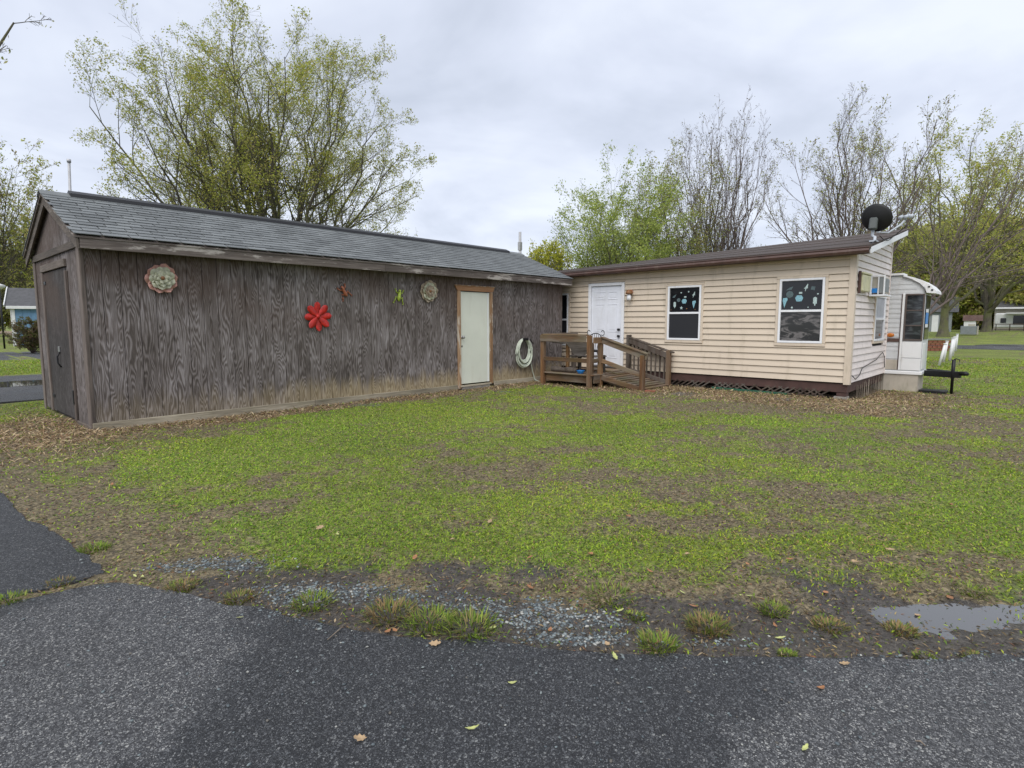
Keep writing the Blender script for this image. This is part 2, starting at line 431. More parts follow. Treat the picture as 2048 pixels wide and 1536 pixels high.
# ------------------------------------------------------------------ ground, roads, water
def jag(pts, step=.07, amp=.035, seed=3):
    out = []; r = np.random.default_rng(seed); pts = [np.array(p[:2], float) for p in pts]
    t = 0.0
    for a, b in zip(pts[:-1], pts[1:]):
        L = np.linalg.norm(b - a); n = max(1, int(L / step)) if L < 6 else 6
        nr = np.array([-(b - a)[1], (b - a)[0]]) / L
        for i in range(n):
            s = t + i * L / n
            w = (float(fbm(np.array([s * 2.2]), np.array([seed * 3.7]), seed, 4)[0]) - .5) * 4.5 * amp + r.normal(0, .12) * amp
            out.append(a + (b - a) * i / n + nr * w)
        t += L
    out.append(pts[-1]); return out
edgeB = jag([(-.6, 3.90), (.33, 3.875), (.62, 3.855), (.80, 3.80)] + [gpt(*p) for p in ((240, 1160), (400, 1195), (600, 1235), (700, 1255), (900, 1276), (1080, 1290), (1300, 1308), (1500, 1312), (1750, 1308), (2048, 1314))] + [(4.35, -1.6), (5.6, -3.7)], seed=5)
edgeA = jag([(-.6, 3.955), (.33, 3.915), (.62, 3.90), (.78, 3.93)] + [gpt(*p) for p in ((215, 1143), (150, 1100), (60, 1040), (0, 985))] + [(.58, 7.6), (.45, 9.5)], seed=9)
polyB = [(-40, 4.0)] + [tuple(p) for p in edgeB] + [(8, -9), (10, -40), (-40, -40)]
polyA = [(-40, 4.05)] + [tuple(p) for p in edgeA] + [(-.3, 11.5), (-1.8, 13.3), (-40, 13.3)]

def seg_dist(x, y, pts):
    d = np.full(x.shape, 1e9)
    for (ax, ay), (bx, by) in zip(pts[:-1], pts[1:]):
        vx, vy = bx - ax, by - ay; L2 = vx * vx + vy * vy + 1e-12
        t = np.clip(((x - ax) * vx + (y - ay) * vy) / L2, 0, 1)
        d = np.minimum(d, np.hypot(x - ax - t * vx, y - ay - t * vy))
    return d
def inside(x, y, poly):
    r = np.zeros(x.shape, bool); n = len(poly)
    for i in range(n):
        ax, ay = poly[i]; bx, by = poly[(i + 1) % n]
        c = (ay > y) != (by > y)
        r ^= c & (x < (bx - ax) * (y - ay) / (by - ay + 1e-12) + ax)
    return r
coarseB = edgeB[::3] + [edgeB[-1]]; coarseA = edgeA[::3] + [edgeA[-1]]
def asphalt_sd(x, y):
    """distance to the asphalt edge, negative on the asphalt"""
    d = np.minimum(seg_dist(x, y, coarseB), seg_dist(x, y, coarseA))
    return np.where(inside(x, y, polyB) | inside(x, y, polyA), -d, d)

def blob(x, y, px, py, rl, rd, ang=0):
    c = gpt(px, py); f2 = fw[:2] / np.linalg.norm(fw[:2]); r2 = rt[:2]
    a = (x - c[0]) * r2[0] + (y - c[1]) * r2[1]; b = (x - c[0]) * f2[0] + (y - c[1]) * f2[1]
    return np.exp(-(a / rl) ** 2 - (b / rd) ** 2)
GREEN = [(600, 880, 2.2, .9, .35), (820, 830, 3, .9, .3), (420, 940, 1.1, .6, .3), (700, 990, 1.4, .5, .25), (1050, 1100, .7, .35, .3), (1250, 1110, .5, .3, .25),
         (1950, 1050, .5, .5, .45), (1600, 850, 2, .4, .2), (560, 1060, .8, .35, .2), (1700, 910, 1.2, .5, .12), (1150, 1010, .8, .4, .08), (1880, 960, .9, .4, .15)]
BROWN = [(100, 1000, .6, .6, .28), (1000, 940, .9, .3, .2), (1150, 900, .5, .3, .4), (1300, 960, 1.0, .4, .22), (1500, 990, 1.0, .4, .17), (1800, 870, 2, .5, .3), (1500, 815, 2.6, .8, .6), (1750, 1010, 1.2, .4, .12), (1350, 1050, .7, .25, .2), (850, 960, .8, .25, .18), (1950, 905, 1.5, .4, .3), (300, 1060, .7, .3, .16), (1100, 1060, .5, .15, .15),
         (1950, 850, 1.5, .6, .45), (350, 1130, .6, .3, .4), (700, 1170, .9, .22, .6), (1000, 1210, 1, .25, .7), (1400, 1240, .8, .25, .7), (1750, 1200, .8, .3, .75),
         (1950, 1130, .5, .2, .5), (60, 870, 1.6, 1.0, .25), (980, 870, .4, .25, .25), (2000, 790, 1.5, 1.2, .25), (1950, 725, 2.5, 4, .25)]
GRAV = [(700, 1190, .42, .13, 1), (820, 1200, .3, .1, .9), (1040, 1216, .32, .10, .9), (1130, 1240, .3, .08, 1), (420, 1130, .5, .12, .6), (1500, 1280, .4, .06, .35), (1160, 1275, .25, .06, .9),
        (1370, 790, .35, .35, .9), (1560, 800, .5, .25, .8), (730, 813, .45, .2, .6), (1020, 785, .5, .3, .5), (1640, 810, .3, .2, .6), (620, 1180, .3, .08, .7)]
def fields(x, y):
    sdv = asphalt_sd(x, y)
    g = .47 + 1.0 * (fbm(x * .9, y * .9, 3) - .5) + 1.0 * (fbm(x * 4, y * 4, 8) - .5) + .5 * (fbm(x * 13, y * 13, 9, 3) - .5)
    for a in GREEN: g = g + a[4] * blob(x, y, *a[:4])
    for a in BROWN: g = g - a[4] * blob(x, y, *a[:4])
    g = g + .2 * sstep(14, 22, np.hypot(x, y))
    edge = sstep(.0, .6, sdv + 1.0 * (fbm(x * 3.5, y * 3.5, 21) - .5)); g = g * (.12 + .88 * edge) - .12 * (1 - edge)
    wob = .7 * (fbm(x * 1.6, y * 1.6, 31) - .5)
    s = sstep(8.5, 8.85, y + wob) * sstep(12, 11.5, x) * sstep(.9, 1.5, x) * sstep(9.3, 9.2, y)
    s = np.maximum(s, np.exp(-((x - 1.35) / .75) ** 2 - ((y - 9.6) / 1.3) ** 2) * 1.2)
    hx = .85 * sstep(9.9, 11.0, x + 1.5 * wob) * sstep(16.5, 14, x) * sstep(.6, 2.4, y + wob)
    s = np.maximum(s, hx)
    s = np.clip(s, 0, 1)
    g = np.clip(g - .75 * s, 0, 1)
    gr = np.zeros_like(x)
    for a in GRAV: gr = np.maximum(gr, a[4] * blob(x, y, *a[:4]))
    gr = gr * (.45 + 1.1 * sstep(.3, .62, fbm(x * 6, y * 6, 57))); gr = np.maximum(gr, .3 * sstep(.12, .0, sdv) * sstep(.5, .66, fbm(x * 2.3, y * 2.3, 55)))
    mud = (1 - sstep(.1, 1.0, sdv + 1.6 * (fbm(x * 2.3, y * 2.3, 23) - .5))) * (1 - .85 * sstep(3.1, 3.7, y))
    return g, s, gr, mud, sdv
def hz(x, y, sdv):
    z = .014 * (fbm(x * 1.3, y * 1.3, 77) - .4) + .010 * (fbm(x * 7, y * 7, 78) - .5)
    z = z + .018 * sstep(.1, 1.0, sdv) - .006
    z = z + .035 * np.exp(-((x - 1.4) / .7) ** 2 - ((y - 9.6) / 1.2) ** 2) + .02 * sstep(8.5, 9.0, y) * sstep(12, 11, x) * sstep(1, 2, x)
    z = z - .09 * sstep(11.8, 13.5, x) * sstep(3.6, 2.6, y) * sstep(30, 20, x)
    z = z - .026 * blob(x, y, 2050, 1222, 1.05, .17) + .030 * (fbm(x * 4.5, y * 4.5, 41) - .5 + .5 * (fbm(x * 11, y * 11, 43, 2) - .5)) * blob(x, y, 1960, 1230, 1.2, .4) - .010 * blob(x, y, 1500, 1255, .6, .15)
    z = z + .5 * sstep(46, 66, x) * sstep(60, 30, y)
    return np.where(sdv < 0, np.minimum(z, -.012) - .035 * sstep(0, .06, -sdv), z)

def axis(*segs):
    out = []
    for a, b, st in segs: out += list(np.arange(a, b, st))
    return np.array(out)
gx = axis((-600, -60, 60), (-60, -8, 8), (-8, 0, .8), (0, 6, .05), (6, 13, .12), (13, 18, .25), (18, 60, 1.5), (60, 120, 8), (120, 900, 60))
gy = axis((-600, -60, 60), (-60, -8, 8), (-8, -2.4, .6), (-2.4, 6, .05), (6, 11, .12), (11, 24, .6), (24, 80, 3), (80, 900, 60))
GX, GY = np.meshgrid(gx, gy, indexing='ij'); x, y = GX.ravel(), GY.ravel()
g, s, gr, mud, sdv = fields(x, y)
V = np.stack([x, y, hz(x, y, sdv)], 1); ny = len(gy)
i, j = np.meshgrid(np.arange(len(gx) - 1), np.arange(ny - 1), indexing='ij'); a = (i * ny + j).ravel()
F = np.stack([a, a + ny, a + ny + 1, a + 1], 1)

def ground_mat():
    m, nt, b = newmat('lawn_soil_and_thatch'); p = pos(nt)
    at = lambda n: N(nt, 'ShaderNodeAttribute', attribute_name=n).outputs['Fac']
    f1 = noise(nt, p, 38, 5, .7); f2 = noise(nt, p, 9, 5, .65); f3 = noise(nt, p, 140, 3, .7); f4 = noise(nt, p, .6, 4, .6)
    pdv = N(nt, 'ShaderNodeVectorMath', {0: p, 1: vmul(nt, noise(nt, p, 45, 2, .6, out=1), (.03, .03, .03))}, operation='ADD').outputs[0]
    cr1 = N(nt, 'ShaderNodeSeparateColor', {0: N(nt, 'ShaderNodeTexVoronoi', {'Vector': vmul(nt, pdv, (1, 1, .2)), 'Scale': 62.0}).outputs['Color']}).outputs[0]
    cr2 = N(nt, 'ShaderNodeSeparateColor', {0: N(nt, 'ShaderNodeTexVoronoi', {'Vector': vmul(nt, pdv, (1, 1, .2)), 'Scale': 25.0}).outputs['Color']}).outputs[1]
    f1 = mth(nt, 'ADD', mth(nt, 'MULTIPLY', f1, .5), mth(nt, 'MULTIPLY_ADD', cr1, .38, mth(nt, 'MULTIPLY', cr2, .14)))
    soil = ramp(nt, mth(nt, 'ADD', mth(nt, 'MULTIPLY', f3, .5), mth(nt, 'MULTIPLY', f1, .5)), [(.3, (.020, .017, .015)), (.5, (.062, .052, .043)), (.72, (.16, .14, .115))])
    that = ramp(nt, mth(nt, 'ADD', mth(nt, 'MULTIPLY', f1, .6), mth(nt, 'MULTIPLY', f3, .4)), [(.32, (.04, .032, .021)), (.48, (.135, .108, .06)), (.6, (.25, .20, .11)), (.75, (.42, .34, .21))])
    grn = ramp(nt, mth(nt, 'ADD', mth(nt, 'MULTIPLY', f1, .55), mth(nt, 'MULTIPLY', f4, .45)), [(.3, (.06, .085, .014)), (.48, (.16, .215, .025)), (.68, (.29, .35, .05))])
    straw = ramp(nt, f1, [(.36, (.045, .03, .02)), (.5, (.17, .12, .07)), (.66, (.44, .33, .20))])
    gm = smooth(nt, mth(nt, 'ADD', at('green'), mth(nt, 'MULTIPLY', mth(nt, 'SUBTRACT', f2, .5), 1.1)), .16, .62)
    c = mixc(nt, smooth(nt, mth(nt, 'ADD', at('mud'), mth(nt, 'MULTIPLY', mth(nt, 'SUBTRACT', f2, .5), 1.1)), .25, .6), that, soil)
    c = mixc(nt, mth(nt, 'MULTIPLY', gm, mth(nt, 'MULTIPLY_ADD', smooth(nt, f1, .35, .55), .5, .45)), c, grn)
    c = mixc(nt, smooth(nt, mth(nt, 'ADD', at('straw'), mth(nt, 'MULTIPLY', mth(nt, 'SUBTRACT', f2, .5), .9)), .3, .7), c, straw)
    gv = ramp(nt, N(nt, 'ShaderNodeTexVoronoi', {'Vector': p, 'Scale': 60.0}).outputs['Color'], [(.2, (.03, .032, .034)), (.8, (.14, .15, .15))])
    c = mixc(nt, mth(nt, 'MULTIPLY', smooth(nt, at('gravel'), .25, .7), .4), c, gv)
    wet = mth(nt, 'MULTIPLY', at('mud'), .58)
    setb(nt, b, Base_Color=c, Roughness=mth(nt, 'SUBTRACT', .93, wet))
    bump(nt, b, mth(nt, 'ADD', mth(nt, 'MULTIPLY', f1, .6), mth(nt, 'MULTIPLY', f3, .4)), 1.0, .03)
    return m
struct(npmesh('ground', V, F, ground_mat(), None, smooth=True, attrs={'green': g, 'straw': s, 'gravel': gr, 'mud': mud}))

def asphalt_mat(name, drys, base=1.0):
    m, nt, b = newmat(name); p = pos(nt)
    pd = N(nt, 'ShaderNodeVectorMath', {0: p, 1: N(nt, 'ShaderNodeVectorMath', {0: noise(nt, p, 30, 2, .5, out=1), 1: (.012, .012, .012)}, operation='MULTIPLY').outputs[0]}, operation='ADD').outputs[0]
    v1 = N(nt, 'ShaderNodeTexVoronoi', {'Vector': pd, 'Scale': 104.0, 'Randomness': 1.0}); v2 = N(nt, 'ShaderNodeTexVoronoi', {'Vector': pd, 'Scale': 210.0})
    r1 = N(nt, 'ShaderNodeSeparateColor', {0: v1.outputs['Color']}).outputs; r2 = N(nt, 'ShaderNodeSeparateColor', {0: v2.outputs['Color']}).outputs
    dry = None
    wob = mth(nt, 'MULTIPLY', mth(nt, 'SUBTRACT', noise(nt, p, 2.6, 6, .68), .5), 1.0)
    for (c, r) in drys:
        d = N(nt, 'ShaderNodeVectorMath', {0: p, 1: (c[0], c[1], 0)}, operation='DISTANCE').outputs['Value']
        q = mth(nt, 'SUBTRACT', 1.0, smooth(nt, mth(nt, 'ADD', d, wob), r * .8, r * 1.2))
        dry = q if dry is None else mth(nt, 'MAXIMUM', dry, q)
    if dry is None: dry = smooth(nt, noise(nt, p, .7, 4), .4, .6)
    e1 = N(nt, 'ShaderNodeTexVoronoi', {'Vector': pd, 'Scale': 104.0, 'Randomness': 1.0}, feature='DISTANCE_TO_EDGE').outputs['Distance']
    e2 = N(nt, 'ShaderNodeTexVoronoi', {'Vector': pd, 'Scale': 210.0}, feature='DISTANCE_TO_EDGE').outputs['Distance']
    mot = noise(nt, p, 7, 5, .7)
    up1 = mth(nt, 'GREATER_THAN', mth(nt, 'ADD', r1[0], mth(nt, 'MULTIPLY', mth(nt, 'SUBTRACT', mot, .5), .9)), .46)
    s1 = mth(nt, 'MULTIPLY', smooth(nt, e1, .03, .14), up1)
    s2 = smooth(nt, e2, .02, .14)
    st1 = ramp(nt, r1[1], [(.0, (.035, .036, .04)), (.4, (.10, .103, .108)), (.8, (.18, .185, .19)), (1, (.36, .36, .345))])
    st2 = ramp(nt, r2[1], [(.0, (.014, .015, .017)), (.5, (.05, .052, .056)), (.85, (.13, .134, .138)), (1, (.30, .30, .29))])
    fn = noise(nt, p, 300, 2, .7)
    bind = mixc(nt, fn, (.010, .0105, .012), (.03, .031, .034))
    bind = mixc(nt, dry, bind, mixc(nt, fn, (.022, .022, .023), (.075, .074, .076)))
    lift = lambda c_, k: mixc(nt, 1.0, c_, mixc(nt, dry, (.70, .71, .73), (k * 1.03, k * 1.015, k * 1.0)), 'MULTIPLY')
    c = mixc(nt, s2, bind, lift(st2, 1.55))
    c = mixc(nt, s1, c, lift(st1, 1.2))
    c = mixc(nt, mth(nt, 'MULTIPLY', smooth(nt, mot, .52, .72), .45), c, mixc(nt, 1.0, c, (.45, .44, .43), 'MULTIPLY'))
    big = noise(nt, p, .9, 5, .6)
    c = mixc(nt, mth(nt, 'MULTIPLY', smooth(nt, big, .5, .7), .3), c, mixc(nt, 1.0, c, (.55, .53, .5), 'MULTIPLY'))
    setb(nt, b, Base_Color=c, Roughness=mth(nt, 'MULTIPLY_ADD', dry, .3, .5))
    bump(nt, b, mth(nt, 'ADD', mth(nt, 'MULTIPLY', s1, 1.0), mth(nt, 'ADD', mth(nt, 'MULTIPLY', s2, .6), mth(nt, 'MULTIPLY', fn, .2))), .9, .006)
    return m
M['asphalt'] = asphalt_mat('worn_wet_asphalt', [(gpt(120, 1330), .75), (gpt(280, 1230), .5), (gpt(1900, 1500), .5), (gpt(2060, 1420), .42), (gpt(1650, 1530), .3), (gpt(60, 1500), .45)])
M['asphalt2'] = asphalt_mat('far_asphalt', [])
def sheet(name, poly, z, m, thick=.06, sub=None):
    bm = bmesh.new(); vs = [bm.verts.new((p[0], p[1], z)) for p in poly]; f = bm.faces.new(vs)
    if f.normal.z < 0: f.normal_flip()
    r = bmesh.ops.extrude_face_region(bm, geom=[f]); bmesh.ops.translate(bm, vec=(0, 0, -thick), verts=[q for q in r['geom'] if isinstance(q, bmesh.types.BMVert)])
    bmesh.ops.triangulate(bm, faces=bm.faces[:]); bmesh.ops.recalc_face_normals(bm, faces=bm.faces)
    me = bpy.data.meshes.new(name); bm.to_mesh(me); bm.free()
    return struct(link_mesh(name, me, m))
sheet('road', polyB, 0.0, M['asphalt'])
sheet('driveway', polyA, 0.001, M['asphalt'])
def wavy(x0, x1, y0, y1, n=24, a=.35, seed=1):
    t = np.linspace(0, 1, n); w = lambda k: a * (fbm(t * 6, t * 0 + k, seed) - .5) * 2
    lo = [(x0 + (x1 - x0) * q, y0 + u) for q, u in zip(t, w(1))]; hi = [(x0 + (x1 - x0) * q, y1 + u) for q, u in zip(t, w(5))]
    return lo + hi[::-1]
sheet('side_road', wavy(-60, 40, 13.5, 20.2, 40), .055, M['asphalt2'])
sheet('side_lane', wavy(-80, 60, 29, 37), .035, M['asphalt2'])
sheet('park_road', [(q, p) for p, q in wavy(-60, 14, 40, 46.3, 30, .25)], .03, M['asphalt2'], .05)
sheet('park_lane', [(46.6, -3.5), (46.6, 3.3), (50, 2.4), (52, 2.0), (52, -4)], .05, M['asphalt2'], .1)
# puddle: a still sheet of water in the dip beside the road; the ground rising through it shapes its edge
mw, nt, b = newmat('puddle_water')
setb(nt, b, Base_Color=(.06, .06, .062), Roughness=.03, Specular_IOR_Level=1.0)
bump(nt, b, noise(nt, pos(nt), 6, 2), .02, .01)
pc = gpt(2040, 1222); f2 = fw[:2] / np.linalg.norm(fw[:2])
pv = []
for k in range(48):
    t = k * 2 * math.pi / 48; rr = 1 + .18 * math.sin(3 * t + 1) + .1 * math.sin(7 * t)
    pv.append(pc[:2] + rt[:2] * math.cos(t) * 1.35 * rr + f2 * math.sin(t) * .30 * rr)
me = bpy.data.meshes.new('puddle'); me.from_pydata([(p[0], p[1], -.0165) for p in pv], [], [list(range(48))])
struct(link_mesh('puddle', me, mw))
pp = gpt(40, 772)
me = bpy.data.meshes.new('puddle'); me.from_pydata([(pp[0] + 1.0 * math.cos(t) * (1 + .2 * math.sin(3 * t)), pp[1] + .8 * math.sin(t), .059) for t in np.arange(40) * 2 * math.pi / 40], [], [list(range(40))])
struct(link_mesh('puddle', me, mw))

# ------------------------------------------------------------------ ground cover (cannot be counted)
def blades(name, label, n, rmin, rmax, accept, colfn, size, lean, width, seed, mat, amin=-22, amax=112, cat='grass'):
    r = np.random.default_rng(seed)
    th = np.radians(r.uniform(amin, amax, n)); u = r.random(n)
    rad = (rmin ** .5 + u * (rmax ** .5 - rmin ** .5)) ** 2               # thins out with distance
    x, y = rad * np.cos(th), rad * np.sin(th)
    g, s, gr, mud, sdv = fields(x, y)
    k = accept(r, x, y, g, s, gr, mud, sdv) & (sdv > -.02)
    k &= ~((y > 9.1) & (x > 1.8) & (x < 12) & (y < 12.2)) & ~((x > 12.25) & (y > 2.7) & (x < 18))
    x, y, rad, sdv, g, s = x[k], y[k], rad[k], sdv[k], g[k], s[k]; n = len(x)
    z = hz(x, y, sdv)
    h = size(r, n, rad); az = r.uniform(0, 2 * math.pi, n); ln = lean(r, n)
    w = width(r, n, rad) * .5
    d = np.stack([np.cos(az) * np.sin(ln), np.sin(az) * np.sin(ln), np.cos(ln)], 1)
    sd_ = np.stack([-np.sin(az), np.cos(az), np.zeros(n)], 1)
    rot = r.uniform(-.8, .8, n)[:, None]; up = np.cross(d, sd_); sd_ = sd_ * np.cos(rot) + up * np.sin(rot)
    p0 = np.stack([x, y, z - .002], 1)
    mid = p0 + d * (h * .55)[:, None]
    d2 = d.copy(); d2[:, 2] -= .25; tip = mid + d2 * (h * .45)[:, None]
    Vv = np.stack([p0, mid + sd_ * w[:, None], tip, mid - sd_ * w[:, None]], 1).reshape(-1, 3)
    q = np.arange(n) * 4
    Ff = np.stack([q, q + 1, q + 2, q + 3], 1)
    cc = np.repeat(colfn(r, n, x, y, g, s), 4, 0)
    o = npmesh(name, Vv, Ff, mat, None, col=cc)
    o['kind'] = 'stuff'; o['label'] = label; o['category'] = cat
    return o
def mixcols(r, n, cols, wts):
    i = r.choice(len(cols), n, p=np.array(wts) / sum(wts)); return np.array(cols)[i] * r.uniform(.75, 1.25, (n, 1))
def lawncol(r, n, x, y, g, s):
    c = mixcols(r, n, [(.29, .41, .03), (.195, .32, .028), (.36, .44, .055), (.12, .22, .035), (.38, .31, .13), (.25, .18, .09)], [4, 4, 1.8, 2.6, 1.0, 1.0])
    t = fbm(x * .7, y * .7, 91)[:, None]; c = c * (.75 + .5 * t)
    yel = (fbm(x * .5, y * .5, 95)[:, None] - .45) * 1.2
    return np.clip(c * (1 + yel * np.array([.35, .05, -.2])), .005, 1)
blades('lawn_grass', 'short green grass and clover covering the yard', 1050000, 1.9, 30,
       lambda r, x, y, g, s, gr, mud, sdv: (r.random(len(x)) < np.clip(g * 1.6 - .12, .10 - .07 * mud, 1)) & (gr < .6) & ~((y > 13.3) & (y < 20.6)) & ~((y > 28.5) & (y < 37.5)),
       lawncol, lambda r, n, rad: r.uniform(.010, .030, n) * (1 + .05 * rad), lambda r, n: r.uniform(.55, 1.42, n), lambda r, n, rad: r.uniform(.0025, .0065, n) * (1 + .16 * rad), 1, M['grass'])
blades('dead_thatch', 'flattened brown dead grass and leaf crumbs between the green', 330000, 1.9, 22,
       lambda r, x, y, g, s, gr, mud, sdv: (y < 13.2) & (r.random(len(x)) < np.clip(.8 - g, .04, .7) * (1 - .35 * mud)),
       lambda r, n, x, y, g, s: mixcols(r, n, [(.27, .20, .11), (.16, .12, .065), (.40, .31, .19), (.24, .12, .065), (.06, .045, .035), (.14, .17, .04)], [3, 3, 1.3, 1.2, 1.8, 1.5]),
       lambda r, n, rad: r.uniform(.012, .038, n) * (1 + .04 * rad), lambda r, n: r.uniform(1.05, 1.6, n), lambda r, n, rad: r.uniform(.0025, .0075, n) * (1 + .12 * rad), 2, M['grass'], cat='dead grass')
blades('straw_litter', 'tan straw and dry leaves heaped along the shed and house walls', 330000, 6.5, 17,
       lambda r, x, y, g, s, gr, mud, sdv: (r.random(len(x)) < s * (.3 + .9 * fbm(x * 2, y * 2, 61))) & (gr < .6),
       lambda r, n, x, y, g, s: mixcols(r, n, [(.48, .36, .21), (.34, .24, .14), (.60, .48, .31), (.22, .13, .07), (.09, .06, .04), (.17, .21, .05)], [3, 3, 2, 1.6, 1, .8]),
       lambda r, n, rad: r.uniform(.03, .12, n), lambda r, n: r.uniform(.8, 1.5, n), lambda r, n, rad: r.uniform(.005, .012, n) * (1 + .03 * rad), 3, M['grass'], cat='straw')

def rocks(name, label, x, y, z, sz, col, seed):
    """many small stones: squashed, jittered octahedra cut to twelve-vertex lumps"""
    r = np.random.default_rng(seed); n = len(x)
    t = (1 + 5 ** .5) / 2
    ico = np.array([(-1, t, 0), (1, t, 0), (-1, -t, 0), (1, -t, 0), (0, -1, t), (0, 1, t), (0, -1, -t), (0, 1, -t), (t, 0, -1), (t, 0, 1), (-t, 0, -1), (-t, 0, 1)]) / 1.9
    fi = np.array([(0, 11, 5), (0, 5, 1), (0, 1, 7), (0, 7, 10), (0, 10, 11), (1, 5, 9), (5, 11, 4), (11, 10, 2), (10, 7, 6), (7, 1, 8), (3, 9, 4), (3, 4, 2), (3, 2, 6), (3, 6, 8), (3, 8, 9), (4, 9, 5), (2, 4, 11), (6, 2, 10), (8, 6, 7), (9, 8, 1)])
    v = ico[None] * r.uniform(.7, 1.3, (n, 12, 1)) * (sz[:, None, None] * .5) * np.stack([r.uniform(.8, 1.5, n), r.uniform(.7, 1.1, n), r.uniform(.35, .7, n)], 1)[:, None]
    a = r.uniform(0, 6.28, n); c, s_ = np.cos(a)[:, None], np.sin(a)[:, None]
    v = np.stack([v[:, :, 0] * c - v[:, :, 1] * s_, v[:, :, 0] * s_ + v[:, :, 1] * c, v[:, :, 2]], 2) + np.stack([x, y, z + sz * .1], 1)[:, None]
    Ff = (fi[None] + (np.arange(n) * 12)[:, None, None]).reshape(-1, 3)
    o = npmesh(name, v.reshape(-1, 3), Ff, M['stone'], None, col=np.repeat(col, 12, 0))
    o['kind'] = 'stuff'; o['label'] = label; o['category'] = 'gravel'; return o
M['stone'] = foliage('stones', 0.0, .55)
r = np.random.default_rng(21)
n = 260000; th = np.radians(r.uniform(-15, 100, n)); rad = r.uniform(1.5, 4.0, n) ** 1; rad[n // 2:] = r.uniform(1.9, 15, n - n // 2)
x, y = rad * np.cos(th), rad * np.sin(th); g, s, gr, mud, sdv = fields(x, y)
k = (r.random(n) < np.clip(gr - .15, 0, 1) * .62) & (sdv > -.05) & (y < 9.0) & (x < 12.2)
x, y, sdv, rad = x[k], y[k], sdv[k], rad[k]
cols = lambda n: mixcols(r, n, [(.15, .175, .18), (.085, .1, .108), (.22, .245, .24), (.13, .12, .105), (.36, .36, .33)], [3, 3, 1.6, 1.2, .5])
rocks('gravel', 'blue grey gravel stones showing through between lawn and asphalt', x, y, np.where(sdv < 0, .0, hz(x, y, sdv)), r.uniform(.006, .018, len(x)) * (1 + .05 * rad), cols(len(x)), 4)
n = 2600; th = np.radians(r.uniform(-5, 95, n)); rad = r.uniform(1.2, 4.2, n); x, y = rad * np.cos(th), rad * np.sin(th)
sdv = asphalt_sd(x, y); k = (sdv < -.01) & (r.random(n) < np.exp(sdv / .5) * .8 + .10)
x, y = x[k], y[k]
rocks('loose_stones', 'small loose stones lying on the wet asphalt', x, y, np.full(len(x), .001), r.uniform(.005, .015, len(x)), cols(len(x)), 5)

# ------------------------------------------------------------------ wooden shed
X0, X1, Y0, Y1 = 1.836, 11.79, 9.08, 12.15
EZ, RZ, RY = 2.52, 3.27, 10.62                     # eave edge, ridge height, ridge line
EY = 8.85
shed = thing('shed', 'long weathered grey plywood shed with shingled gable roof', 'shed', (X0, Y0, 0))
DX0, DX1, DZ0, DZ1 = 8.30, 9.17, .13, 2.11         # white door opening
b = MB(); b.box(X0 + .05, DX0 - .06, Y0 + .014, Y0 + .05, .06, 2.5); b.box(DX1 + .06, X1 - .02, Y0 + .014, Y0 + .05, .06, 2.5); b.box(DX0 - .06, DX1 + .06, Y0 + .014, Y0 + .05, DZ1 + .06, 2.5)
b.box(X0 + .014, X0 + .05, Y0 + .02, Y1 - .01, .06, 2.5); b.box(X0 + .05, X1, Y1 - .05, Y1 - .012, .06, 2.5); b.box(X1 - .05, X1 - .012, Y0 + .05, Y1 - .05, .06, 2.5)
b.build('wall', M['backing'], shed)
meshes = {}
def piece(name, key, sx, sy, sz, m, parent, loc, c=.003):
    k = (key, round(sx, 4), round(sy, 4), round(sz, 4), m.name)
    if k not in meshes:
        v, f = cbox_geo(sx, sy, sz, c); q = MB(); q.add(v, f); meshes[k] = q.mesh(name); meshes[k].materials.append(m)
    return link_mesh(name, meshes[k], m, parent, loc)
pw = .2032; x = X0 + .01; i = 0
while x < X1 - .03:
    x2 = min(x + pw, X1); cx = (x + x2) / 2
    cuts = [x, x2]
    for e in (DX0 - .04, DX1 + .04):
        if x + .02 < e < x2 - .02: cuts.append(e)
    cuts.sort()
    for a, c_ in zip(cuts[:-1], cuts[1:]):
        mid = (a + c_) / 2
        z0 = DZ1 + .05 if DX0 - .04 < mid < DX1 + .04 else .10
        piece('plank', 'sp', c_ - a - .006, .014, 2.47 - z0, M['shed'], shed, (mid, Y0 + .007, (2.47 + z0) / 2))
    x = x2
# right end wall
y = Y0 + .02
while y < Y1 - .03:
    y2 = min(y + pw, Y1); piece('plank', 'se', .014, y2 - y - .01, 2.4, M['shed_end'], shed, (X1 - .005, (y + y2) / 2, 1.3)); y = y2
# left end wall with door opening
EDY0, EDY1, EDZ0, EDZ1 = 9.92, 11.43, .10, 2.20
y = Y0 + .03
while y < Y1 - .03:
    y2 = min(y + pw, Y1); mid = (y + y2) / 2
    z0 = EDZ1 + .02 if EDY0 < mid < EDY1 else .08
    piece('plank', 'sl', .014, y2 - y - .008, 2.42 - z0, M['shed_end'], shed, (X0 + .005, mid, (2.42 + z0) / 2)); y = y2
# gable infill planks above the belt board
y = Y0 + .03
def gz(yy): return RZ - .12 - (abs(yy - RY) * (RZ - EZ) / (RY - EY))
while y < Y1 - .03:
    y2 = min(y + pw, Y1); b = MB(); b.prism([(y + .003, 2.44), (y2 - .003, 2.44), (y2 - .003, max(2.47, gz(y2))), (y + .003, max(2.47, gz(y)))] if not (y < RY < y2) else
                                            [(y + .003, 2.44), (y2 - .003, 2.44), (y2 - .003, gz(y2)), (RY, gz(RY)), (y + .003, gz(y))], 0, X0 - .004, X0 + .012)
    b.build('plank', M['shed_end'], shed); y = y2
b = MB(); b.prism([(Y0 + .02, 2.42), (Y1 - .02, 2.42), (RY, RZ - .14)], 0, X0 + .014, X0 + .03); b.prism([(Y0 + .02, 2.42), (Y1 - .02, 2.42), (RY, RZ - .14)], 0, X1 - .03, X1 - .01); b.build('gable_backing', M['backing'], shed)
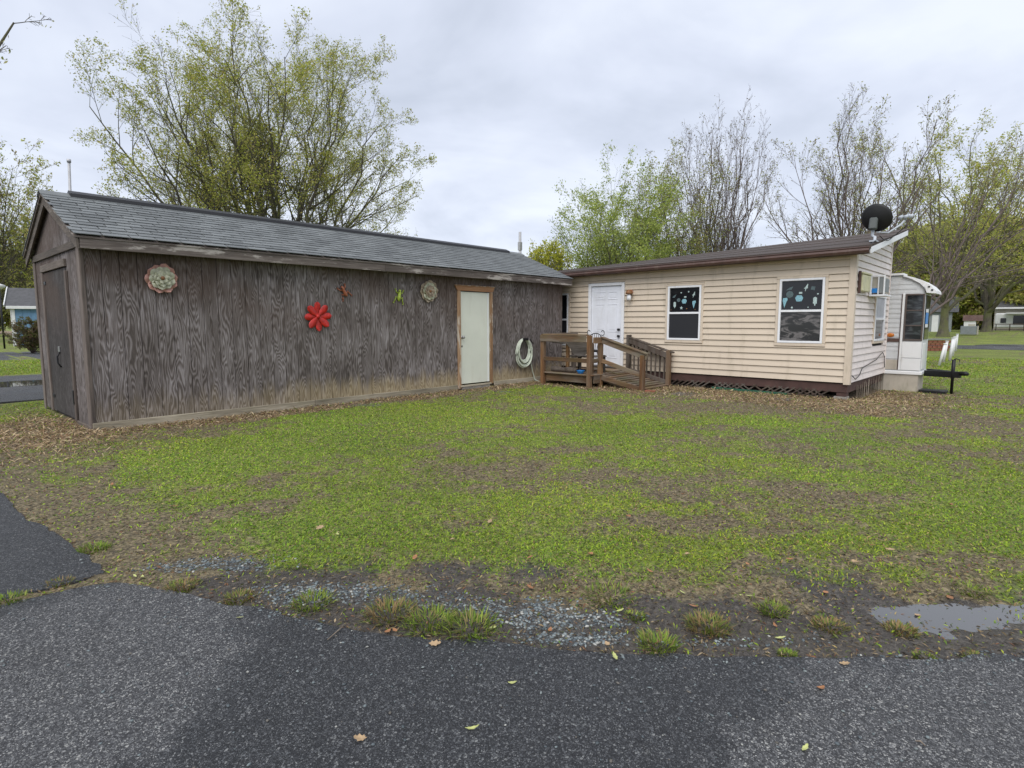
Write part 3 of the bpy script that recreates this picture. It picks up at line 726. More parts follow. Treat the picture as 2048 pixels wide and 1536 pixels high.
# belt, corner and base boards
box('belt_board', M['trimy'], shed, X0 - .03, X0 - .006, Y0 - .03, Y1 + .02, 2.40, 2.50)
box('corner_board', M['trimz'], shed, X0 - .012, X0 + .03, Y0 - .018, Y0 - .002, .06, 2.44)
box('corner_board', M['trimz'], shed, X0 - .022, X0 - .004, Y0 - .016, Y0 + .13, .05, 2.40)
box('corner_board', M['trimz'], shed, X0 - .022, X0 - .004, Y1 - .12, Y1 + .016, .05, 2.40)
for a, c_ in ((X0 - .01, 4.95), (4.955, 8.20), (9.30, X1)): box('base_board', M['skirt'], shed, a, c_, Y0 - .028, Y0 - .001, .02, .145, c=.006)
box('base_board', M['trimy'], shed, X0 - .03, X0 - .006, Y0 + .0, EDY0 - .1, .0, .10)
# dark end door
box('door', M['shed_door'], shed, X0 - .012, X0 + .018, EDY0, EDY1, EDZ0, EDZ1, c=.006)
ed = bpy.data.objects['door']
box('door_casing', M['trimz'], shed, X0 - .034, X0 - .004, EDY0 - .09, EDY0, EDZ0 - .02, EDZ1 - .05)
box('door_casing', M['trimz'], shed, X0 - .034, X0 - .004, EDY1, EDY1 + .09, EDZ0 - .02, EDZ1 + .005)
box('door_casing', M['trimy'], shed, X0 - .036, X0 - .004, EDY0 - .06, EDY1 + .09, EDZ1 + .008, EDZ1 + .11)
for z in (2.02, .3): MB().box(X0 - .022, X0 - .012, EDY1 - .16, EDY1 - .01, z, z + .05).build('hinge', M['iron'], ed)
for z in (.32,): MB().box(X0 - .045, X0 - .036, EDY0 - .06, EDY0 - .01, z, z + .2).build('hinge', M['iron'], ed)
MB().box(X0 - .03, X0 - .012, 10.62, 10.70, 1.02, 1.10).build('latch', M['metal'], ed)
MB().tube([(X0 - .02, 10.66, 1.02), (X0 - .05, 10.67, .95), (X0 - .05, 10.66, .86), (X0 - .02, 10.62, .80)], .011, 8).build('handle', M['iron'], ed, True)
# white side door
dr = box('door', M['white_door'], shed, DX0 + .012, DX1 - .05, Y0 + .008, Y0 + .045, DZ0 + .02, DZ1 - .015, c=.004)
dr['label'] = 'plain off-white flush side door'
MB().box(DX1 - .047, DX1 - .03, Y0 - .002, Y0 + .04, DZ0 + .02, DZ1 - .015).build('edge_strip', M['white'], dr)
MB().box(DX1 - .028, DX1 - .004, Y0 - .006, Y0 + .04, DZ0 + .02, DZ1 - .015).build('edge_strip', M['white_door'], dr)
b = MB(); b.lathe([(.03, 0), (.03, .012), (.013, .014), (.013, .045), (.027, .05), (.032, .065), (.02, .08)], 0, 0, 16)
b.v = [np.stack([q[:, 0] + DX0 + .055, Y0 + .008 - q[:, 2], q[:, 1] + 1.14], 1) for q in b.v]; b.build('door_knob', M['metal'], dr, True)
MB().box(DX0 + .04, DX0 + .07, Y0 + .001, Y0 + .01, .93, .97).build('lock', M['iron'], dr)
box('door_casing', M['bare'], shed, DX0 - .085, DX0 + .008, Y0 - .024, Y0 - .002, .06, DZ1 - .002)
box('door_casing', M['bare'], shed, DX1 - .002, DX1 + .088, Y0 - .024, Y0 - .002, .10, DZ1 - .002)
b = MB(); b.prism([(DX0 - .15, DZ1 + .10), (DX1 + .14, DZ1 + .105), (DX1 + .09, DZ1), (DX0 - .085, DZ1)], 1, Y0 - .03, Y0 - .002); b.build('door_casing', M['barex'], shed)
box('drip_cap', M['bare'], shed, DX0 - .16, DX1 + .15, Y0 - .05, Y0 - .003, DZ1 + .105, DZ1 + .118)
box('threshold', M['skirt'], shed, DX0 - .03, DX1 + .02, Y0 - .05, Y0 + .012, .09, .125)
box('step_block', M['concrete'], shed, DX0 + .02, DX1 - .02, Y0 - .04, Y0 + .1, -.05, .085)
# eaves, rakes and roof
box('fascia_board', M['trimx'], shed, X0 - .04, 6.30, EY + .012, EY + .034, EZ - .155, EZ - .022)
box('fascia_board', M['trimx'], shed, 6.303, X1 + .10, EY + .012, EY + .034, EZ - .153, EZ - .022)
box('soffit', M['trimx'], shed, X0 - .03, X1 + .09, EY + .036, Y0 - .002, EZ - .13, EZ - .115)
sl = (RZ - EZ) / (RY - EY); SL = math.hypot(RZ - EZ, RY - EY)
dirv = np.array([0, (RY - EY) / SL, (RZ - EZ) / SL]); nrm = np.array([0, -dirv[2], dirv[1]])
EYB = 2 * RY - EY
b = MB(); b.prism([(EY, EZ - .03), (RY, RZ - .03), (EYB, EZ - .03), (EYB, EZ - .008), (RY, RZ - .008), (EY, EZ - .008)], 0, X0 - .10, X1 + .12); b.build('roof_deck', M['trimx'], shed)
for (ya, yb) in ((EY + .01, RY), (EYB - .01, RY)):
    for xx in (X0 - .075, X1 + .09):
        za = EZ - .035; zb = RZ - .035; h = .13
        b = MB(); b.prism([(ya, za), (yb, zb), (yb, zb - h), (ya, za - h)], 0, xx, xx + .024); b.build('rake_board', M['trimy'], shed)
b = MB(); b.prism([(EY + .03, EZ - .16), (EY + .2, EZ - .05), (EY + .03, EZ - .05)], 0, X0 - .05, X0 - .02); b.build('rake_end_block', M['trimy'], shed)
NC = 14; ex = SL / NC; tw = .305
def shingle_geo(w):
    h = ex * 1.25; t = .011
    q = MB(); v, f = cbox_geo(w, h, t, .0015)
    v = v.copy(); v[:, 1] += h / 2; v[:, 2] += t / 2 + .002 + (1 - v[:, 1] / h) * .014
    w3 = np.stack([v[:, 0], v[:, 1] * dirv[1] - v[:, 2] * dirv[2], v[:, 1] * dirv[2] + v[:, 2] * dirv[1]], 1)
    return w3, f
v, f = shingle_geo(tw - .014); q = MB(); q.add(v, f); sme = q.mesh('shingle'); sme.materials.append(M['shingle'])
rest = MB(); tabs = []
for c in range(NC):
    off = (c % 2) * tw / 2 + .03 * math.sin(c * 2.3)
    x = X0 - .115 - off + .01
    while x < X1 + .13:
        a, e = max(x, X0 - .115), min(x + tw, X1 + .135)
        if e - a > .03: tabs.append((a, e, c))
        x += tw
rr = random.Random(4); nt_ = 0
for a, e, c in sorted(tabs, key=lambda t: (t[0] - 0) ** 2):
    o0 = np.array([0, EY, EZ]) + dirv * (c * ex - .012) + nrm * rr.uniform(0, .003)
    full = e - a > tw - .01
    if nt_ < 290:
        if full: link_mesh('shingle', sme, M['shingle'], shed, o0 + np.array([(a + e) / 2, 0, 0]))
        else:
            v, f = shingle_geo(e - a - .006); MB().add(v + o0 + np.array([(a + e) / 2, 0, 0]), f).build('shingle', M['shingle'], shed)
        nt_ += 1
    else:
        v, f = shingle_geo(e - a - .014); rest.add(v + o0 + np.array([(a + e) / 2, 0, 0]), f)
o = rest.build('far_shingles', M['shingle'], shed); o['kind'] = 'stuff'
b = MB(); q0 = np.array([0, RY, RZ]); b.prism([(RY, RZ + .004), (EYB + .02, EZ + .004), (EYB + .02, EZ + .02), (RY, RZ + .02)], 0, X0 - .11, X1 + .13); b.build('rear_shingles', M['shingle'], shed)
b = MB(); b.prism([(RY - .15, RZ - .045), (RY, RZ + .03), (RY + .15, RZ - .045), (RY + .15, RZ - .03), (RY, RZ + .045), (RY - .15, RZ - .03)], 0, X0 - .12, X1 + .14); b.build('ridge_cap', M['shingle'], shed)
b = MB(); b.prism([(RY - .14, RZ - .02), (RY - .13, RZ + .03), (RY, RZ + .085), (RY + .13, RZ + .03), (RY + .14, RZ - .02), (RY, RZ + .05)], 0, 2.06, 11.36); b.build('ridge_vent', M['black'], shed)

# ------------------------------------------------------------------ ornaments on the shed wall
def petal(L, w, n=9, cup=.25, tipw=.62):
    """a flat-ish petal with thickness pointing along +x of a local frame (x out, y across, z off the wall)"""
    out = []
    for k in range(n):
        t = (k / (n - 1)) ** .8
        ww = w * .5 * (math.sqrt(max(0, 1 - ((t - .66) / .34) ** 2)) if t > .66 else tipw + (1 - tipw) * math.sin(t / .66 * math.pi / 2) ** 1.3)
        out.append((t * L, ww))
    top = [(a, w_, cup * L * (a / L) ** 2) for a, w_ in out]; bot = [(a, -w_, cup * L * (a / L) ** 2) for a, w_ in out[::-1]]
    ring = top[1:] + bot[:-1]
    ctr = [(a, 0, cup * L * (a / L) ** 2 - .12 * w) for a, _ in out]
    v = []; f = []
    for k in range(n):
        a, w_ = out[k]; z = cup * L * (a / L) ** 2
        for th_ in (0, -.004): v += [(a, w_, z + th_), (a, 0, z - .13 * w_ + th_), (a, -w_, z + th_)]
    for k in range(n - 1):
        p, q = k * 6, (k + 1) * 6
        f += [[p, p + 1, q + 1, q], [p + 1, p + 2, q + 2, q + 1], [p + 4, p + 3, q + 3, q + 4], [p + 5, p + 4, q + 4, q + 5], [p + 3, p, q, q + 3], [p + 2, p + 5, q + 5, q + 2]]
    return np.array(v, float), f
def wall_frame(v, ang, lift=0.0, off=0.0):
    c, s_ = math.cos(ang), math.sin(ang)
    x = (v[:, 0] + off) * c - v[:, 1] * s_; z = (v[:, 0] + off) * s_ + v[:, 1] * c
    return np.stack([x, -(v[:, 2] + lift), z], 1)
def succulent(cx, cz, R, label, mats, seed):
    r = random.Random(seed); t = thing('wall_flower', label, 'wall ornament', (cx, Y0 - .004, cz))
    for (rad, n, wf, lift, m, ph) in ((R, 10, .56, .012, mats[0], .1), (R * .78, 9, .6, .03, mats[1], .4), (R * .56, 8, .62, .05, mats[2], 0), (R * .36, 6, .7, .068, mats[2], .3)):
        for k in range(n):
            L = rad * r.uniform(.92, 1.05); v, f = petal(L, L * wf * 1.15, 9, .16, .35)
            v = wall_frame(v, ph + k * 2 * math.pi / n + r.uniform(-.06, .06), lift); MB().add(v + np.array([cx, Y0 - .004, cz]), f).build('petal', m, t, True)
    b = MB(); b.lathe([(.001, 0), (.028, .004), (.022, .02), (.003, .028)], 0, 0, 10)
    b.v = [np.stack([q[:, 0] + cx, Y0 - .075 - q[:, 2], q[:, 1] + cz], 1) for q in b.v]; b.build('centre', M['rust'], t, True)
    MB().box(cx - .01, cx + .01, Y0 - .074, Y0, cz - .01, cz + .01).build('stem_peg', M['rust'], t)
succulent(2.736, 2.055, .21, 'large pink-rimmed pale green layered metal flower near the shed corner', (M['pinkpetal'], M['greenpetal'], M['greenpetal']), 3)
succulent(7.454, 2.06, .225, 'faded tan layered metal flower beside the white shed door', (M['tanpetal'], M['greenpetal'], M['tanpetal']), 5)
t = thing('wall_flower', 'bright red eight-petal metal daisy on the shed wall', 'wall ornament', (5.064, Y0 - .004, 1.55))
for k in range(8):
    v, f = petal(.25, .115, 10, .05, .22); v = wall_frame(v, math.pi / 2 + .05 + k * math.pi / 4, .012 + .008 * (k % 2)); MB().add(v + np.array([5.064, Y0 - .004, 1.55]), f).build('petal', M['red'], t, True)
b = MB(); b.lathe([(.001, 0), (.035, .0), (.032, .02), (.012, .032), (.001, .033)], 0, 0, 14); b.v = [np.stack([q[:, 0] + 5.064, Y0 - .012 - q[:, 2], q[:, 1] + 1.55], 1) for q in b.v]; b.build('centre', M['red'], t, True)
MB().box(5.055, 5.073, Y0 - .02, Y0, 1.54, 1.56).build('stem_peg', M['rust'], t)

def crawler(name, label, cx, cz, ang, sc, m, fat):
    """a little frog or lizard seen from above, climbing the wall; one continuous lathed body with bent legs and toes"""
    t = thing(name, label, 'wall ornament', (cx, Y0 - .004, cz))
    ca, sa = math.cos(ang), math.sin(ang)
    def tr(p): return (cx + (p[0] * ca - p[1] * sa) * sc, Y0 - .004 - p[2] * sc, cz + (p[0] * sa + p[1] * ca) * sc)
    b = MB()
    prof = [(-.62, .04), (-.5, .16), (-.3, .23 * fat), (0, .25 * fat), (.2, .21 * fat), (.34, .17), (.46, .2), (.62, .17), (.74, .06)]
    b.tube([tr((a, 0, .14)) for a, _ in prof], [w * sc for _, w in prof], 10)
    o = b.build('body', m, t, True)
    for sx_, sy in ((1, 1), (1, -1), (-1, 1), (-1, -1)):
        if sx_ > 0: pts = [(.25, .12 * sy), (.42, .42 * sy), (.62, .5 * sy)]
        else: pts = [(-.4, .1 * sy), (-.12, .46 * sy), (-.5, .52 * sy), (-.72, .62 * sy)]
        b = MB(); b.tube([tr((p, q, .09)) for p, q in pts], [.085 * sc] + [.065 * sc] * (len(pts) - 1), 7)
        e = pts[-1]
        for d in (-.6, 0, .6):
            an = math.atan2(pts[-1][1] - pts[-2][1], pts[-1][0] - pts[-2][0]) + d
            b.tube([tr((e[0], e[1], .07)), tr((e[0] + .15 * math.cos(an), e[1] + .15 * math.sin(an), .05)), tr((e[0] + .19 * math.cos(an), e[1] + .19 * math.sin(an), .05))], [.03 * sc, .025 * sc, .042 * sc], 6)
        b.build('leg', m, t, True)
    for sy in (-1, 1):
        b = MB(); b.tube([tr((.52, .13 * sy, .22)), tr((.52, .13 * sy, .30)), tr((.52, .13 * sy, .34))], [.06 * sc, .055 * sc, .02 * sc], 7); b.build('eye', M['black'], t, True)
crawler('wall_frog', 'small copper red frog ornament climbing the shed wall', 5.575, 1.98, 2.1, .15, M['copper'], .8)
crawler('wall_frog', 'small yellow-green frog ornament climbing the shed wall', 6.74, 1.945, 1.45, .165, M['frog'], .85)

# garden hose on its hanger
t = thing('garden_hose', 'pale grey-green garden hose coiled on the shed wall', 'hose', (10.26, Y0, .75))
rr = np.random.default_rng(8)
for k in range(7):
    a = np.arange(28) * 2 * math.pi / 28; rx, rz_ = .195 + .013 * k - rr.random() * .02, .235 + .014 * k
    cz = .83 - .014 * k
    pts = np.stack([10.26 + rx * np.cos(a) * (1 + .04 * np.sin(2 * a + k)) + rr.normal(0, .006), Y0 - .045 - .022 * (k % 3) + .012 * np.sin(a + k), cz + rz_ * np.sin(a) - .03 * (np.sin(a) < 0)], 1)
    MB().tube(pts, .0165, 8, closed=True).build('coil', M['hose'], t, True)
MB().tube([(10.48, Y0 - .05, .72), (10.53, Y0 - .03, .55), (10.60, Y0 - .03, .3), (10.66, Y0 - .06, .08), (10.72, Y0 - .2, .03)], .0135, 8).build('loose_end', M['hose'], t, True)
b = MB(); b.box(10.16, 10.36, Y0 - .11, Y0 - .001, 1.03, 1.05); b.box(10.16, 10.36, Y0 - .118, Y0 - .11, 1.03, 1.09); b.build('hanger', M['iron'], t)
MB().tube([(10.6, Y0 - .05, .95), (10.55, Y0 - .05, 1.0), (10.52, Y0 - .03, 1.06)], .012, 6).build('spigot', M['iron'], t, True)

# ------------------------------------------------------------------ house with tan siding
XH, YH, YE = 12.23, 2.68, 12.4
house = thing('house', 'low single-storey house with tan vinyl siding and brown roof', 'house', (XH, YH, 0))
CO = .127
wins = [('w2', 3.165, 3.985, 1.05, 2.30), ('w1', 5.61, 6.40, 1.06, 2.26), ('w0', 9.21, 10.05, .85, 2.20)]
DY0, DY1, DDZ0, DDZ1 = 7.62, 8.50, .40, 2.34
opens = [(a - .055, b_ + .055, c - .055, d + .05) for _, a, b_, c, d in wins] + [(DY0 - .085, DY1 + .085, .3, DDZ1 + .075)]
def ztop(yy): return 2.735 + .012 * (3 - yy)         # the eave sags a little away from the corner
box('wall', M['backing'], house, XH + .03, XH + .10, YH + .06, YE, .30, 2.66)
def clap(a, e, z0, z1, m, ax, plane, sgn, parent):
    """one lapped siding board: thin at the top, thick at the bottom edge, running from a to e"""
    o = plane
    prof = [(o + sgn * .012, z1 + .004), (o + sgn * .008, z1 - .002), (o - sgn * .015, z0 + .014), (o - sgn * .0165, z0 + .008), (o - sgn * .014, z0 + .005), (o + sgn * .020, z0 + .008), (o + sgn * .020, z1 + .004)]
    return MB().prism(prof, ax, a, e).build('siding_board', m, parent)
z = .315
while z < 2.66:
    z1 = min(z + CO, 2.69); segs = [(YH + .085, YE)]
    for (a, e, c, d) in opens:
        if c < z1 - .02 and d > z + .02:
            ns = []
            for p, q in segs:
                if e <= p or a >= q: ns.append((p, q)); continue
                if a > p: ns.append((p, a))
                if e < q: ns.append((e, q))
            segs = ns
    for p, q in segs:
        if q - p > .02: clap(p, q, z, z1, M['tan'], 1, XH, 1, house)
    for (a, e, c, d) in opens:
        if c < z1 - .02 and d > z + .02:
            if c > z + .015: clap(a, e, z, c, M['tan'], 1, XH, 1, house)
            if d < z1 - .012: clap(a, e, d, z1, M['tan'], 1, XH, 1, house)
    z += CO
# corner post
b = MB(); b.prism([(XH - .024, YH - .024), (XH + .09, YH - .024), (XH + .09, YH - .004), (XH - .002, YH - .004), (XH - .002, YH + .085), (XH - .024, YH + .085)], 2, .29, 2.74); b.build('corner_post', M['tan_trim'], house)
# end wall: pinkish lap boards cut to the rake
XB = 15.36
def zr(xx): return 2.70 + (xx - XH) * .205
z = .315; k = 0
EW = (14.02, 14.98, 1.06, 2.02)
box('end_backing', M['backing'], house, XH + .10, XB - .02, YH + .03, YH + .09, .3, 2.62)
b = MB(); b.prism([(XH + .1, 2.62), (XB - .02, 2.62), (XB - .02, zr(XB) - .03), (XH + .1, zr(XH + .1) - .03)], 1, YH + .03, YH + .09); b.build('end_backing', M['backing'], house)
while z < zr(XB) - .03:
    z1 = z + CO; a0 = XH + .09
    if z + .02 > zr(a0): a0 = XH + (z + .02 - 2.70) / .205
    segs = [(a0, XB)]
    if EW[2] - .05 < z1 - .02 and EW[3] + .04 > z + .02: segs = [(a0, EW[0] - .05), (EW[1] + .05, XB)]
    for p, q in segs:
        if q - p > .03 and min(z1, zr(q) - .012) - z > .03:
            bb = clap(p, q, z, min(z1, zr(q) - .012), M['pink'], 0, YH, 1, house)
    z += CO
box('end_trim', M['pink'], house, XB, XB + .05, YH - .022, YH + .06, .3, zr(XB) - .02)
# roof: slopes up and away from the front eave
def roofz(xx, yy): return ztop(yy) + .06 + (xx - 11.98) * (.195 - .0065 * (yy - 2.5))
XT = 15.46
ys = [2.40, 4, 6, 8, 10, 12.6]; v = []; f = []
for yy in ys:
    for xx in (11.98, 13.8, XT):
        for dz in (0, -.05): v.append((xx, yy, roofz(xx, yy) + dz))
for i in range(len(ys) - 1):
    for k in range(2):
        p = i * 6 + k * 2; q = p + 6
        f += [[p, p + 2, q + 2, q], [p + 1, q + 1, q + 3, p + 3]]
    p = i * 6; q = p + 6; f += [[p, q, q + 1, p + 1], [p + 4, p + 5, q + 5, q + 4]]
for p in (0, (len(ys) - 1) * 6): f += [[p, p + 1, p + 3, p + 2], [p + 2, p + 3, p + 5, p + 4]]
roof = MB().add(v, f).build('roof', M['roof2'], house)
for k, xx in enumerate((12.02, 12.85, 13.75, 14.65)):                      # lapped roofing rolls
    L = .93
    vv = []; ff = []
    for i, yy in enumerate(ys):
        vv += [(xx, yy - .01, roofz(xx, yy) + .012 - .0 * k), (xx + L, yy - .01, roofz(xx + L, yy) + .004), (xx, yy - .01, roofz(xx, yy) + .002)]
    for i in range(len(ys) - 1):
        p = i * 3; q = p + 3; ff += [[p, p + 1, q + 1, q], [p + 2, p, q, q + 2]]
    MB().add(vv, ff).build('roofing_strip', M['roof2'], roof)
ga, gb = (11.93, 2.42), (11.93, 12.6)
gut = MB()
prof = [(0, 0), (-.085, .01), (-.10, .045), (-.085, .085), (-.10, .10), (-.09, .108), (-.075, .095), (-.088, .045), (-.075, .018), (-.012, .012), (0, .11)]
n = len(prof); vv = []
for yy in (2.42, 9.2, 12.6): vv += [(12.03 + p, yy, ztop(yy) - .065 + q) for p, q in prof]
ff = [[i * n + k, i * n + (k + 1) % n, (i + 1) * n + (k + 1) % n, (i + 1) * n + k] for i in range(2) for k in range(n)] + [list(range(n)), list(range(2 * n, 3 * n))]
gut.add(vv, ff).build('gutter', M['brown'], house)
b = MB(); b.bar((12.05, 2.42, ztop(2.42) - .01), (12.05, 12.6, ztop(12.6) - .01), .03, .13); b.build('fascia_board', M['brown'], house)
b = MB(); b.bar((12.13, 2.6, 2.685), (12.13, 12.6, 2.62), .17, .012); b.build('soffit', M['tan_trim'], house)
b = MB(); b.bar((12.0, 2.41, roofz(12.0, 2.4) - .085), (XT - .08, 2.41, roofz(XT - .08, 2.4) - .075), .03, .105); b.build('rake_board', M['white'], house)
b = MB(); b.bar((12.1, 2.54, roofz(12.1, 2.4) - .13), (XT, 2.54, roofz(XT, 2.4) - .13), .26, .012); b.build('soffit', M['white'], house)

def shape2d(parent, m, cy, cz, pts, sc, plane, name='sticker'):
    b = MB(); b.prism([(cy - p * sc, cz + q * sc) for p, q in pts], 0, plane - .003, plane); return b.build(name, m, parent)
def ngon(n, r=1, ph=0): return [(r * math.cos(ph + 2 * math.pi * k / n), r * math.sin(ph + 2 * math.pi * k / n)) for k in range(n)]
STAR = [((1 if k % 2 == 0 else .42) * math.sin(k * math.pi / 5), (1 if k % 2 == 0 else .42) * math.cos(k * math.pi / 5)) for k in range(10)]
HEX = [(-.55, .75), (.55, .75), (1, .05), (.6, -.85), (-.6, -.85), (-1, .05)]
CONE = [(-.45, 1), (.4, 1.1), (.55, .6), (.3, .3), (-.1, -1.1), (-.5, .4)]
POP = [(-.4, .8), (0, 1.05), (.4, .8), (.42, -.5), (.15, -.55), (.12, -1), (-.12, -1), (-.15, -.55), (-.42, -.5)]
BOLT = [(-.2, .2), (.35, 1.1), (.5, 1), (.4, .1), (.55, -.1), (.1, -.2), (-.2, -1), (-.3, -.9), (-.15, -.3), (-.6, -.2)]
def house_window(a, e, z0, z1, stick, lower, split=.5, nm='window'):
    xw = XH
    w = MB(); w.box(xw - .028, xw + .05, a - .055, e + .055, z0 - .06, z0 - .003); w.box(xw - .022, xw + .05, a - .055, a - .002, z0, z1); w.box(xw - .022, xw + .05, e + .002, e + .055, z0, z1); w.box(xw - .026, xw + .05, a - .055, e + .055, z1 + .003, z1 + .05)
    w = w.build(nm, M['tan_trim'], house)
    fr = MB(); fw_ = .042
    fr.box(xw - .032, xw + .03, a, a + fw_, z0, z1); fr.box(xw - .032, xw + .03, e - fw_, e, z0, z1); fr.box(xw - .034, xw + .03, a + fw_, e - fw_, z1 - fw_, z1); fr.box(xw - .034, xw + .03, a + fw_, e - fw_, z0, z0 + fw_)
    zm = z0 + (z1 - z0) * split; fr.box(xw - .026, xw + .028, a + fw_, e - fw_, zm - .022, zm + .022)
    fr.build('frame', M['white'], w)
    MB().box(xw + .004, xw + .012, a + fw_, e - fw_, zm + .022, z1 - fw_, c=.001).build('pane', M['glass'], w)
    MB().box(xw - .006, xw + .002, a + fw_, e - fw_, z0 + fw_, zm - .022, c=.001).build('pane', lower, w)
    W_, H_ = e - a - 2 * fw_, z1 - fw_ - zm - .022
    for (u, vv, shp, sc, m) in stick: shape2d(w, M[m], e - fw_ - u * W_, z1 - fw_ - vv * H_, shp, sc * .82, xw + .003)
    return w
st1 = [(.49, .55, HEX, .075, 'sticker'), (.52, .38, [(-.8, -.5), (.8, -.5), (.8, .5), (-.8, .5)], .04, 'sticker2'), (.17, .70, POP, .085, 'sticker2'), (.82, .70, CONE, .095, 'sticker'), (.40, .83, STAR, .05, 'sticker2'), (.38, .2, ngon(6), .02, 'sticker2'),
       (.63, .17, ngon(5), .022, 'sticker2'), (.80, .3, BOLT, .075, 'sticker2'), (.15, .33, [(-1, -.6), (.2, -.8), (1, .8), (0, .3)], .06, 'sticker3'), (.30, .5, ngon(7), .055, 'sticker3'), (.58, .86, ngon(5), .018, 'rust'), (.86, .9, ngon(5), .014, 'rust'), (.05, .9, ngon(5), .014, 'rust')]
st2 = [(.44, .60, HEX, .09, 'sticker'), (.47, .42, [(-.8, -.5), (.8, -.5), (.8, .5), (-.8, .5)], .045, 'sticker2'), (.09, .75, CONE, .11, 'sticker'), (.83, .72, POP, .10, 'sticker2'), (.60, .25, BOLT, .085, 'sticker2'), (.77, .27, ngon(4, 1, .6), .06, 'sticker3'), (.19, .26, [(-1, -.5), (.6, -.3), (1, .6), (0, .3)], .08, 'sticker3'),
       (.20, .46, ngon(8), .085, 'sticker3'), (.89, .47, ngon(6), .02, 'sticker2'), (.27, .92, ngon(6), .024, 'sticker2'), (.67, .92, ngon(5), .015, 'sticker2')]
o = house_window(*wins[0][1:], st2, M['glass2']); o['label'] = 'wider window with stickers and clouded plastic on its lower sash'
o = house_window(*wins[1][1:], st1, M['screen']); o['label'] = 'window with pale stickers and a screened lower sash'
house_window(*wins[2][1:], [], M['screen'])
# front door
d = MB(); d.box(XH - .03, XH + .06, DY0 - .08, DY0 - .002, .36, DDZ1 + .07); d.box(XH - .03, XH + .06, DY1 + .002, DY1 + .08, .36, DDZ1 + .07); d.box(XH - .032, XH + .06, DY0 - .002, DY1 + .002, DDZ1 + .003, DDZ1 + .072)
d.build('door_frame', M['white'], house)
box('door_sill', M['metal'], house, XH - .05, XH + .06, DY0 - .02, DY1 + .02, .345, .385)
door = MB(); door.box(XH + .012, XH + .045, DY0 + .004, DY1 - .004, DDZ0 - .01, DDZ1 - .003)
door = door.build('door', M['house_door'], house)
for (ya, yb) in ((DY0 + .12, DY0 + .40), (DY1 - .40, DY1 - .12)):
    for (za, zb) in ((DDZ0 + .18, DDZ0 + .66), (DDZ0 + .82, DDZ0 + 1.50), (DDZ0 + 1.61, DDZ0 + 1.80)):
        q = MB(); t_ = .018
        q.box(XH + .004, XH + .012, ya, yb, za, za + t_); q.box(XH + .004, XH + .012, ya, yb, zb - t_, zb); q.box(XH + .004, XH + .012, ya, ya + t_, za + t_, zb - t_); q.box(XH + .004, XH + .012, yb - t_, yb, za + t_, zb - t_)
        q.box(XH + .006, XH + .0125, ya + .05, yb - .05, za + .05, zb - .05, c=.005); q.build('door_panel', M['house_door'], door)
for zz, nme in ((1.28, 'deadbolt'), (1.12, 'door_knob')):
    b = MB(); b.lathe([(.028, 0), (.028, .01), (.012, .012), (.012, .035), (.028, .04), (.03, .058), (.015, .07)], 0, 0, 14)
    b.v = [np.stack([XH + .012 - q[:, 2], q[:, 0] + DY0 + .065, q[:, 1] + zz], 1) for q in b.v]; b.build(nme, M['iron'], door, True)
# underpinning
box('sill_beam', M['beam'], house, XH + .02, XH + .16, YH + .02, YE, .135, .30)
box('sill_beam', M['beam'], house, XH + .165, XB, YH + .02, YH + .14, .13, .30)
pier = box('pier', M['concrete'], house, XH + .01, XH + .25, YH + .03, YH + .24, -.3, .055)
box('pier_block', M['beam'], house, XH + .03, XH + .22, YH + .035, YH + .2, .057, .133)
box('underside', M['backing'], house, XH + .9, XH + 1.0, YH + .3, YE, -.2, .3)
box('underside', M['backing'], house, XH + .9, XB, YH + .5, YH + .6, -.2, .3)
rr = random.Random(6)
y = 2.98
while y < 6.4:                                                            # crossed lattice strips, some broken
    if rr.random() < .9:
        L = .34 * rr.uniform(.75, 1.05); MB().bar((XH + .005, y, .17), (XH + .008, y + L * .95, .17 - L * .62), .006, .026, .002).build('lattice_slat', M['darkwood'], house)
    if rr.random() < (.75 if y < 5 else .25):
        L = .34 * rr.uniform(.7, 1.05); MB().bar((XH + .013, y + .32, .17), (XH + .016, y + .32 - L * .95, .17 - L * .62), .006, .026, .002).build('lattice_slat', M['darkwood'], house)
    y += .125
x = XH + .75
while x < XB - .02:
    t_ = rr.uniform(-.05, .09); MB().bar((x, YH - .0 + rr.uniform(-.012, .012), -.12), (x + t_, YH + .005, .24 + rr.uniform(-.05, .05)), .008, .02, .002).build('skirt_stake', M['paleslat'], house); x += rr.uniform(.07, .15)
t = thing('edging_strip', 'dark green plastic edging strip under the house wall', 'edging', (XH - .05, 4, 0))
MB().bar((XH - .04, 3.75, .02), (XH - .02, 5.3, .03), .012, .07).build('strip', M['green_plastic'], t)

# wall lamp by the door
t = thing('wall_lamp', 'small copper wall lamp beside the house door', 'wall lamp', (XH - .02, 7.36, 2.1))
b = MB(); b.lathe([(.055, 0), (.055, .015), (.03, .02), (.001, .022)], 0, 0, 14); b.v = [np.stack([XH - .016 - q[:, 2], q[:, 0] + 7.36, q[:, 1] + 2.17], 1) for q in b.v]; b.build('backplate', M['copper'], t, True)
b = MB(); b.lathe([(.012, 2.22), (.06, 2.20), (.085, 2.15), (.08, 2.12), (.03, 2.115)], XH - .1, 7.36, 16); b.build('hood', M['rust'], t, True)
b = MB(); b.lathe([(.03, 2.115), (.048, 2.08), (.055, 2.02), (.045, 1.98), (.02, 1.965)], XH - .1, 7.36, 14); b.build('globe', M['white'], t, True)
MB().tube([(XH - .02, 7.36, 2.17), (XH - .06, 7.36, 2.2), (XH - .1, 7.36, 2.21)], .01, 6).build('arm', M['copper'], t, True)

